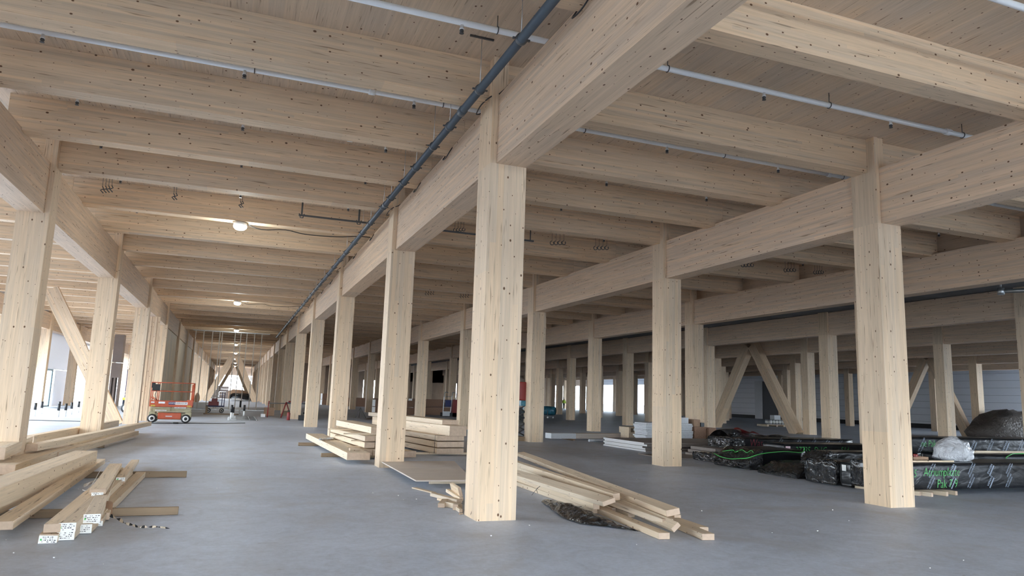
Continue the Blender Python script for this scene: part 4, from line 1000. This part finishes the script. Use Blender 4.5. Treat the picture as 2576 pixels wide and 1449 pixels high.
# blue machine seen left behind the lift
t = thing('boom_lift', 'dark blue lifting machine with yellow band left behind the plank wall', 'machine', (-5.15, 47.2, 0))
obj('chassis', BM((-.75, .55, -.8, .8, .2, .75)), M['navycloth'], parent=t)
obj('band', BM((-.77, .57, -.82, .82, .75, .88)), M['yellow'], parent=t)
obj('arm_stack', BM((-.7, .5, -.6, .6, .88, 1.02), (-.7, .5, -.55, .55, 1.06, 1.2), (-.7, .5, -.6, .6, 1.24, 1.4)), M['darkblue'], parent=t)
obj('basket', BM((-.7, -.62, -.6, .6, 1.4, 2.5), (.42, .5, -.6, .6, 1.4, 2.5), (-.7, .5, -.6, -.55, 2.4, 2.5), (-.7, .5, .55, .6, 2.4, 2.5), (-.2, .4, -.62, -.3, 1.9, 2.6)), M['darkblue'], parent=t)
for x in (-.5, .3):
    for y in (-.75, .75): wheel(t, x, y, .3, .2)

# ------------------------------------------------------------------ things down the corridor
# pipe stubs, left group
bmw = bmesh.new(); add_lathe(bmw, [(.055, 0), (.055, .30)], 14); stub_w = mesh('pipe_stub', bmw, M['white_pipe'])
bmb = bmesh.new(); add_lathe(bmb, [(.06, .30), (.06, .62)], 14); stub_b = mesh('insulation', bmb, M['black'])
for i, (u, v) in enumerate(((86, 1047), (103, 1041), (145, 1049), (147, 1040), (163, 1048), (178, 1043), (196, 1038))):
    p = G(u, v, z=0); o = obj('pipe_stub', stub_w, None, loc=p); tag(o, '%s white pipe stub with black cap from the left, standing between the left columns' % ORD[i].replace('nearest', 'first'), 'pipe', 'capped pipe stubs at the left'); obj('insulation', stub_b, None, parent=o)
for i, (u, v, h) in enumerate(((581, 1055, 1), (585, 1052, .8), (603, 1040, 1.1), (613, 1048, .9))):
    p = G(u, v, z=0); o = obj('pipe_stub', stub_w, None, loc=p); o.scale = (1, 1, 1.2*h)
    tag(o, '%s capped pipe stub from the left beside the wire mesh in the corridor' % ORD[i].replace('nearest', 'first'), 'pipe', 'capped pipe stubs in the corridor'); obj('insulation', stub_b, None, parent=o)
# wire mesh around them
bm = bmesh.new(); c0 = G(577, 1058, z=0); 
for i in range(8): add_tube(bm, [(c0.x-.1, c0.y+i*.75, .03+.02*(i % 2)), (c0.x+1.35, c0.y+i*.75, .03)], .012, 5)
for i in range(5): add_tube(bm, [(c0.x+i*.32, c0.y-.2, .04), (c0.x+i*.32, c0.y+5.4, .04)], .012, 5)
tag(obj('wire_mesh', bm, M['steel']), 'wire reinforcement mesh on the corridor floor beside pipe stubs', 'mesh')
# small dark cart
p = G(540, 1038, z=0)
t = thing('hand_cart', 'small dark cart with red machine standing mid corridor', 'cart', p)
obj('deck', BM((-.55, .55, -.35, .35, .38, .46)), M['darkblue'], parent=t)
for x in (-.4, .4):
    for y in (-.3, .3): wheel(t, x, y, .14, .08)
obj('machine', BM((-.42, .2, -.25, .25, .46, .72), (-.25, .1, -.2, .2, .72, .92)), M['red'], parent=t)
bm = bmesh.new()
for x in (.38, .52): add_tube(bm, [(x, -.2, .46), (x, -.2, 1.35)], .025, 6)
obj('handle', bm, M['darkblue'], parent=t)
p = G(516, 1042, z=0); tag(obj('timber_offcut', BM((-.1, 1.9, -.15, .15, .003, .06), (0, .12, -.06, .06, .06, .5)), M['oldboard'], loc=p), 'brown timber with an upright on the floor left of the dark cart', 'offcut')
# stud partition
ypt = 57.4
t = thing('stud_partition', 'open frame of thin upright metal studs across the corridor', 'partition', (0, ypt, 0))
obj('floor_track', BM((-3.2, 2.2, -.05, .05, 0, .05)), M['steel'], parent=t)
obj('ceiling_track', BM((-3.2, 2.2, -.05, .05, BB-.05, BB)), M['steel'], parent=t)
for x in (-3.0, -2.45, -1.85, -1.35, -1.18, -.28, .12, .55, 1.1, 1.62):
    obj('stud', BM((x-.03, x+.03, -.05, .05, .05, BB-.05)), M['stud'], parent=t)
# white blocks on the floor at the left of the corridor
p = G(492, 1027, z=0); tag(obj('insulation_block', BM((-1.3, 1.2, 0, .6, .003, .45)), M['white'], loc=p), 'long white block on the corridor floor behind the scissor lift', 'block')
p = G(494, 1015, z=0); 
bm = bmesh.new(); bmesh.ops.create_icosphere(bm, subdivisions=3, radius=.45)
for v in bm.verts: v.co = Vector((v.co.x*.6, v.co.y*.6, max(v.co.z*1.2*(1+.2*mn.noise(v.co*4)), -.5)))
for f in bm.faces: f.smooth = True
tag(obj('sack', bm, M['cardboard'], loc=p+Vector((0, 0, .5))), 'brown sack leaning against a column behind the scissor lift', 'sack')
# pipe threading stand at right of the corridor
p = G(672, 1050, z=0); q = G(700, 1050, z=0)
t = thing('pipe_stand', 'red pipe stand with a long horizontal pipe beside the right corridor columns', 'pipe stand', p)
bm = bmesh.new(); add_tube(bm, [(0, 0, 0), (.03, 0, .95)], .03, 8); add_tube(bm, [(.75, -.1, 0), (1.0, 0, .9)], .035, 8); add_tube(bm, [(1.35, .3, 0), (1.0, 0, .9)], .035, 8); obj('leg', bm, M['red'], parent=t)
bm = bmesh.new(); add_tube(bm, [(-.02, 0, .82), (2.6, .3, .84)], .025, 8); obj('pipe', bm, M['darksteel'], parent=t)
obj('machine', BM((1.1, 1.9, -.2, .25, .88, .98), (1.3, 1.75, -.15, .2, .98, 1.25)), M['red'], parent=t)
obj('table', BM((1.05, 1.95, -.25, .3, .84, .9)), M['darksteel'], parent=t)
p = G(668, 1046, z=0); tag(obj('carton', BM((-.1, .5, 0, .5, .003, .5)), M['cardboard'], loc=p), 'brown carton on the floor behind the red pipe stand', 'carton')
p = G(658, 1049, z=0); tag(obj('paint_pot', BM((-.05, .2, 0, .3, .003, .18)), M['white'], loc=p), 'white carton on the floor left of the red pipe stand', 'carton')
p = G(712, 1046, z=0); tag(obj('tool_case', BM((0, .75, 0, .35, .003, .3)), M['oldboard'], loc=p), 'brown tool case on the floor under the red pipe stand', 'case')
p = G(725, 1057, z=0)
t = thing('fire_extinguisher', 'red fire extinguisher on the floor at a right corridor column', 'extinguisher', p)
bm = bmesh.new(); add_lathe(bm, [(.08, .0), (.09, .02), (.09, .36), (.07, .41), (.03, .44)], 18); obj('cylinder', bm, M['red'], parent=t)
bm = bmesh.new(); add_lathe(bm, [(.025, .44), (.025, .49)], 10); add_box(bm, -.08, .04, -.02, .02, .49, .52); obj('valve', bm, M['black'], parent=t)
p = G(758, 1058, z=0); tag(obj('tool_case', BM((-.15, .2, 0, .3, .003, .28)), M['black'], loc=p), 'small dark case on the floor between two right corridor columns', 'case')
bm = bmesh.new(); p = G(765, 1042, z=0); add_tube(bm, [(0, 0, .1), (.5, .2, .55)], .04, 8); add_box(bm, -.1, .1, -.1, .1, .003, .12); tag(obj('hose', bm, M['black'], loc=p), 'dark bent hose on the floor by a right corridor column', 'hose')
# stacks and dark mounds at the far corridor end
for i in range(4):
    o = obj('wrapped_load', BM((-3.1, -1.95, 106.6, 107.8, .003+i*.48, .47+i*.48)), M['greysheet']); bevel(o, .05, 2); tag(o, '%s wrapped load from the floor in the left stack at the far corridor end' % ORD[i].replace('nearest', 'first'), 'load', 'left loads at the far corridor end')
for i in range(5):
    o = obj('wrapped_load', BM((-1.9, -.75, 106.8, 108, .003+i*.37, .355+i*.37)), M['purplegrey']); bevel(o, .05, 2); tag(o, '%s wrapped load from the floor in the middle stack at the far corridor end' % ORD[i].replace('nearest', 'first'), 'load', 'middle loads at the far corridor end')
heap('tarpaulin', 'black tarpaulin mound at the right of the far corridor end', 'tarpaulin', (.85, 107.4, 0), 1.6, .8, .92, M['film'], 3)
heap('sand_heap', 'pale brown heap behind the black mound at the far corridor end', 'heap', (.4, 110.5, 0), 1.7, 1.2, 1.35, M['cardboard'], 5)
heap('snow_patch', 'low white snow heap before the loads at the far corridor end', 'snow', (-.4, 101.5, 0), 2.6, 1.6, .26, M['snow'], 8, rough=.3)

# ------------------------------------------------------------------ back of the aisles right of the corridor
def crate(name, x0, x1, y0, y1, z0, z1, label, endmat='white', m='brick', group='stacked timber bundles at the back'):
    bm = bmesh.new(); add_box(bm, x0, x1, y0, y1, z0, z1)
    for f in bm.faces:
        if f.calc_center_median().x < x0+.01: f.material_index = 1
    o = obj(name, bm, [M[m], M[endmat]]); return tag(o, label, 'bundle', group)
crate('timber_bundle', 13.5, 18.5, 56.8, 58.3, .003, .62, 'lower brown timber bundle at the back, left of the stair trolley')
crate('timber_bundle', 13.4, 17.6, 56.9, 58.2, .66, 1.25, 'upper brown timber bundle at the back, left of the stair trolley')
crate('timber_bundle', 10.2, 13.2, 55.4, 56.8, .003, .55, 'lower brown timber bundle seen left of the trolley, far back')
crate('timber_bundle', 10.2, 13.2, 55.5, 56.8, .59, 1.1, 'upper brown timber bundle seen left of the trolley, far back')
crate('timber_bundle', 9.9, 11.8, 88.5, 90.5, .003, .62, 'lower white ended bundle far back between corridor columns')
crate('timber_bundle', 9.9, 11.5, 88.6, 90.4, .66, 1.35, 'upper white ended bundle far back between corridor columns')
crate('timber_bundle', 12.0, 17.2, 84, 85.8, .003, 1.0, 'long dark brown bundle far back behind corridor columns')
for i, (x, z) in enumerate(((11.0, 1.35), (11.25, 1.5))):
    bm = bmesh.new(); add_lathe(bm, [(.3-.08*i, z+.003), (.26, z+.2), (.16, z+.45), (.05, z+.8)], 14); tag(obj('traffic_cone', bm, M['orange'], loc=(x, 89.2+.5*i, .0)), ('left', 'right')[i]+' orange cone on the white ended bundle far back', 'cone', 'orange cones far back')
# aluminium trolley
p = G(1118, 1048, z=0)
t = thing('trolley', 'aluminium stair trolley with dark tool bags behind the plywood sheet', 'trolley', p)
bm = bmesh.new()
for x in (-.15, .45):
    add_tube(bm, smooth([(x, 0, 0), (x+.05, 0, 1.0), (x+.12, .05, 1.7), (x+.25, .3, 1.85), (x+.5, .5, 1.8)]), .03, 8)
for z in (.3, .7, 1.1, 1.5): add_tube(bm, [(-.12, 0, z), (.5, 0, z)], .02, 6)
obj('frame', bm, M['steel'], parent=t)
obj('box', BM((.0, .45, -.15, .1, .75, 1.25)), M['darkblue'], parent=t); obj('plate', BM((-.2, .35, -.2, -.15, .05, .4)), M['whiteboard'], parent=t)
obj('bag', BM((.6, 1.2, -.1, .4, .003, 1.3)), M['red'], parent=t); obj('base', BM((-.2, 1.3, -.1, .5, .003, .3)), M['black'], parent=t)
bm = bmesh.new()
for x in (.85, 1.05): add_tube(bm, [(x, .1, 1.1), (x+.06, .1, 1.8)], .025, 6)
obj('tube', bm, M['white'], parent=t)
# small A stand and cable heap
p = G(906, 1052, z=0); bm = bmesh.new(); add_tube(bm, [(-.32, 0, 0), (0, .1, .66), (.36, 0, 0)], .022, 6); add_tube(bm, [(0, .5, 0), (0, .1, .66)], .022, 6)
tag(obj('folding_stand', bm, M['darksteel'], loc=p), 'small dark folding stand on the floor between corridor columns', 'stand')
p = G(935, 1057, z=0)
crumple('plastic_sheet', 'flat heap of grey green film behind the spaced plank stack', 'plastic sheet', lambda s, t: p+Vector((-.4+s*1.6, t*1.2-.6, .05+.15*math.sin(PI*s)*math.sin(PI*t))), 10, 6, M['grey_film'], .05, 41)
# upright site machine seen between the central column and the third right-hand column
p = G(1308, 1110, z=0)
t = thing('scissor_table', 'red narrow lift machine half hidden behind the nearest central column', 'machine', p)
obj('base', BM((-.3, .3, 0, 1.2, 0.003, .16)), M['oldboard'], parent=t)
bm = bmesh.new()
for i in range(5):
    z = .2+i*.22; s = 1 if i % 2 else -1
    add_tube(bm, [(-.22*s, .1, z), (.22*s, .1, z+.22)], .025, 6); add_tube(bm, [(.22*s, .16, z), (-.22*s, .16, z+.22)], .025, 6)
obj('scissor_arm', bm, M['darksteel'], parent=t)
obj('hose_bundle', BM((-.2, .2, 0, .4, 1.3, 1.5)), M['blue_film'], parent=t); o = obj('cabinet', BM((-.24, .24, 0, .7, 1.5, 2.2)), M['red'], parent=t); bevel(o, .05, 3)
obj('mast', BM((-.26, -.2, 0, .1, .16, 2.2), (.2, .26, 0, .1, .16, 1.6)), M['darksteel'], parent=t)
# blue wrapped duct on dollies
p = G(1385, 1052, z=0)
t = thing('duct', 'blue plastic wrapped round duct lying on two dollies at the back', 'duct', p)
bm = bmesh.new(); add_tube(bm, [(-2.2, .6, .62), (-1.6, .5, .62), (-.9, .3, .62), (-.3, .15, .62), (.35, 0, .6)], .36, 18, radii=[.36, .37, .35, .37, .36]); obj('tube', bm, M['blue_film'], parent=t)
bm = bmesh.new(); add_lathe(bm, [(.001, 0), (.33, 0), (.33, .01)], 18, axis='x', origin=(.36, 0, .6)); o = obj('opening', bm, M['black'], parent=t); o['label'] = 'dark open duct end'
for x, y in ((-1.4, .45), (-.1, .1)):
    bm = BM((x-.3, x+.3, y-.3, y+.3, .14, .2), (x-.3, x-.26, y-.34, y-.3, .14, .62)); d_ = obj('dolly', bm, M['darksteel'], parent=t)
    for dx in (-.25, .25): bm = bmesh.new(); add_lathe(bm, [(.07, -.03), (.07, .03)], 12, axis='y', origin=(x+dx, y-.25, .07)); obj('castor', bm, M['white'], parent=d_)
# worker far away
p = G(1418, 1031, z=0)
def body():
    verts = [(0, 0, .92), (0, .0, 1.15), (0, 0, 1.38), (0, .0, 1.50), (0, -.02, 1.62), (0, -.02, 1.74),
             (-.20, 0, 1.42), (-.27, -.03, 1.15), (-.22, -.2, .98), (.20, 0, 1.42), (.27, -.03, 1.15), (.22, -.2, .98),
             (-.10, 0, .88), (-.12, -.05, .48), (-.12, .02, .07), (-.12, -.14, .04), (.10, 0, .88), (.13, .05, .48), (.14, .12, .07), (.14, -.03, .04)]
    ed = [(0, 1), (1, 2), (2, 3), (3, 4), (4, 5), (2, 6), (6, 7), (7, 8), (2, 9), (9, 10), (10, 11), (0, 12), (12, 13), (13, 14), (14, 15), (0, 16), (16, 17), (17, 18), (18, 19)]
    rad = [.15, .15, .16, .06, .09, .08, .07, .05, .04, .07, .05, .04, .09, .065, .05, .045, .09, .065, .05, .045]
    me = bpy.data.meshes.new('person'); me.from_pydata(verts, ed, []); o = bpy.data.objects.new('person', me); C.objects.link(o)
    md = o.modifiers.new('skin', 'SKIN')
    for i, r in enumerate(rad): me.skin_vertices[0].data[i].radius = (r, r)
    me.skin_vertices[0].data[0].use_root = True
    sd = o.modifiers.new('subdivision', 'SUBSURF'); sd.levels = sd.render_levels = 1
    me.materials.append(M['navycloth']); return o
o = body(); o.location = p; tag(o, 'person in yellow hi-vis jacket and white helmet far back beyond the blue duct', 'person')
bm = bmesh.new(); add_lathe(bm, [(.17, .98), (.19, 1.1), (.2, 1.3), (.19, 1.42), (.1, 1.5)], 14)
for s in (-1, 1): add_tube(bm, [(s*.2, 0, 1.42), (s*.27, -.03, 1.15), (s*.23, -.17, 1.0)], .065, 8)
obj('jacket', bm, M['yellow'], parent=o)
bm = bmesh.new(); add_lathe(bm, [(.125, 1.70), (.12, 1.76), (.08, 1.83), (.01, 1.85)], 14, origin=(0, -.02, 0)); obj('helmet', bm, M['white'], parent=o)
bm = bmesh.new(); add_lathe(bm, [(.05, 1.55), (.085, 1.6), (.095, 1.66), (.09, 1.71)], 12, origin=(0, -.03, 0)); add_tube(bm, [(0, -.11, 1.66), (0, -.145, 1.64)], .018, 6); obj('face', bm, M['skin'], parent=o)
# pallet of cans far right
p = G(1930, 1073, z=0)
t = thing('pallet', 'pale pallet on the floor under cans before the far right wall', 'pallet', p)
pa = BM((0, 2.6, 0, 1.2, .12, .16))
for x in (0, .9, 1.6, 2.45): add_box(pa, x, x+.15, 0, 1.2, 0, .12)
obj('deck', pa, M['board'], parent=t)
bm = bmesh.new(); add_lathe(bm, [(.13, 0), (.14, .02), (.14, .34), (.13, .36)], 14); canm = mesh('can', bm, M['tin'])
bm = bmesh.new(); add_lathe(bm, [(.143, .1), (.143, .28)], 14); lbm = mesh('can_label', bm, M['paper'])
k = 0
for r in range(2):
    for i in range(8):
        o = obj('can', canm, None, loc=p+Vector((.45+i*.29, .2+r*.35, .163))); tag(o, '%s can from the left in the %s row on the far right pallet' % (ORD[i].replace('nearest', 'first'), ('front', 'rear')[r]), 'can', 'cans on the far right pallet'); obj('can_label', lbm, None, parent=o)
tag(obj('bucket', BM((.9, 1.5, .2, .7, .53, .88)), M['whiteboard'], loc=p), 'white box on top of the cans on the far right pallet', 'box')
crumple('clear_film', 'clear crumpled film on the cans of the far right pallet', 'film', lambda s, t: p+Vector((1.7+s*1.0, .2+t*.6, .55+.9*math.sin(PI*s)*math.sin(PI*(.15+.7*t)))), 8, 6, M['grey_film'], .06, 51)
# covered heap far right
p = G(2545, 1106, z=0)
heap('covered_goods', 'film covered brown heap at the far right edge', 'covered goods', p+Vector((1.2, .6, 0)), 3.4, 1.8, 1.75, M['grey_film'], 4)
# metal pipe below the dark deck at the far right edge
p0 = G(2518, 733, x=20.5); bm = bmesh.new(); add_tube(bm, [p0, p0+Vector((1.5, -2.2, .0))], .06, 10); add_lathe(bm, [(.09, -.1), (.1, 0), (.09, .1)], 10, origin=p0)
add_tube(bm, [p0, Vector((p0.x, p0.y, GT+.01))], .03, 8)
tag(obj('duct_pipe', bm, M['steel']), 'galvanised pipe with elbow under the dark deck at the right edge', 'pipe')
# outside: orange containers seen through the left doorway
for i, (x, y, z) in enumerate(((-30, 72, -.2), (-30, 79, -.2), (-38, 66, -.2))):
    t = thing('site_container', '%s orange red site container outside the left doorway' % ('nearer', 'further', 'leftmost')[i], 'container', (x, y, z), .25, 'orange containers outside')
    bm = BM((-1.2, 1.2, -3, 3, 0, 2.5))
    for k in range(28): add_box(bm, 1.2, 1.24, -3+k*.215, -2.9+k*.215, .1, 2.4)
    obj('shell', bm, M['orange'], parent=t); obj('door', BM((-1.0, 1.0, -3.05, -3, .1, 2.4)), M['orange'], parent=t)

rnd = random.Random(77); bm = bmesh.new()
for i in range(60):
    x, y = rnd.uniform(-3.2, 9), rnd.uniform(4.5, 14)
    h = rnd.uniform(.004, .011); add_box(bm, x, x+h*1.6, y, y+h*1.3, .0005, h, 0, Matrix.Identity(4))
tag(obj('floor_crumbs', bm, M['white']), 'tiny white crumbs scattered over the concrete floor', 'crumbs', None, 'stuff')
# ------------------------------------------------------------------ light
w = bpy.data.worlds.new('overcast sky'); bpy.context.scene.world = w; w.use_nodes = True
bg = w.node_tree.nodes['Background']; bg.inputs['Color'].default_value = (.79, .895, 1, 1); bg.inputs['Strength'].default_value = 6.3
sc = bpy.context.scene
sc.view_settings.view_transform = 'Standard'; sc.view_settings.look = 'None'; sc.view_settings.gamma = 1; sc.view_settings.exposure = 1.26
try: sc.view_settings.use_curve_mapping = False
except Exception: pass
sc.cycles.max_bounces = 10; sc.cycles.diffuse_bounces = 8; sc.cycles.glossy_bounces = 3; sc.cycles.transmission_bounces = 4
sc.cycles.caustics_reflective = False; sc.cycles.caustics_refractive = False
sc.cycles.sample_clamp_indirect = 6
sc.cycles.use_denoising = True
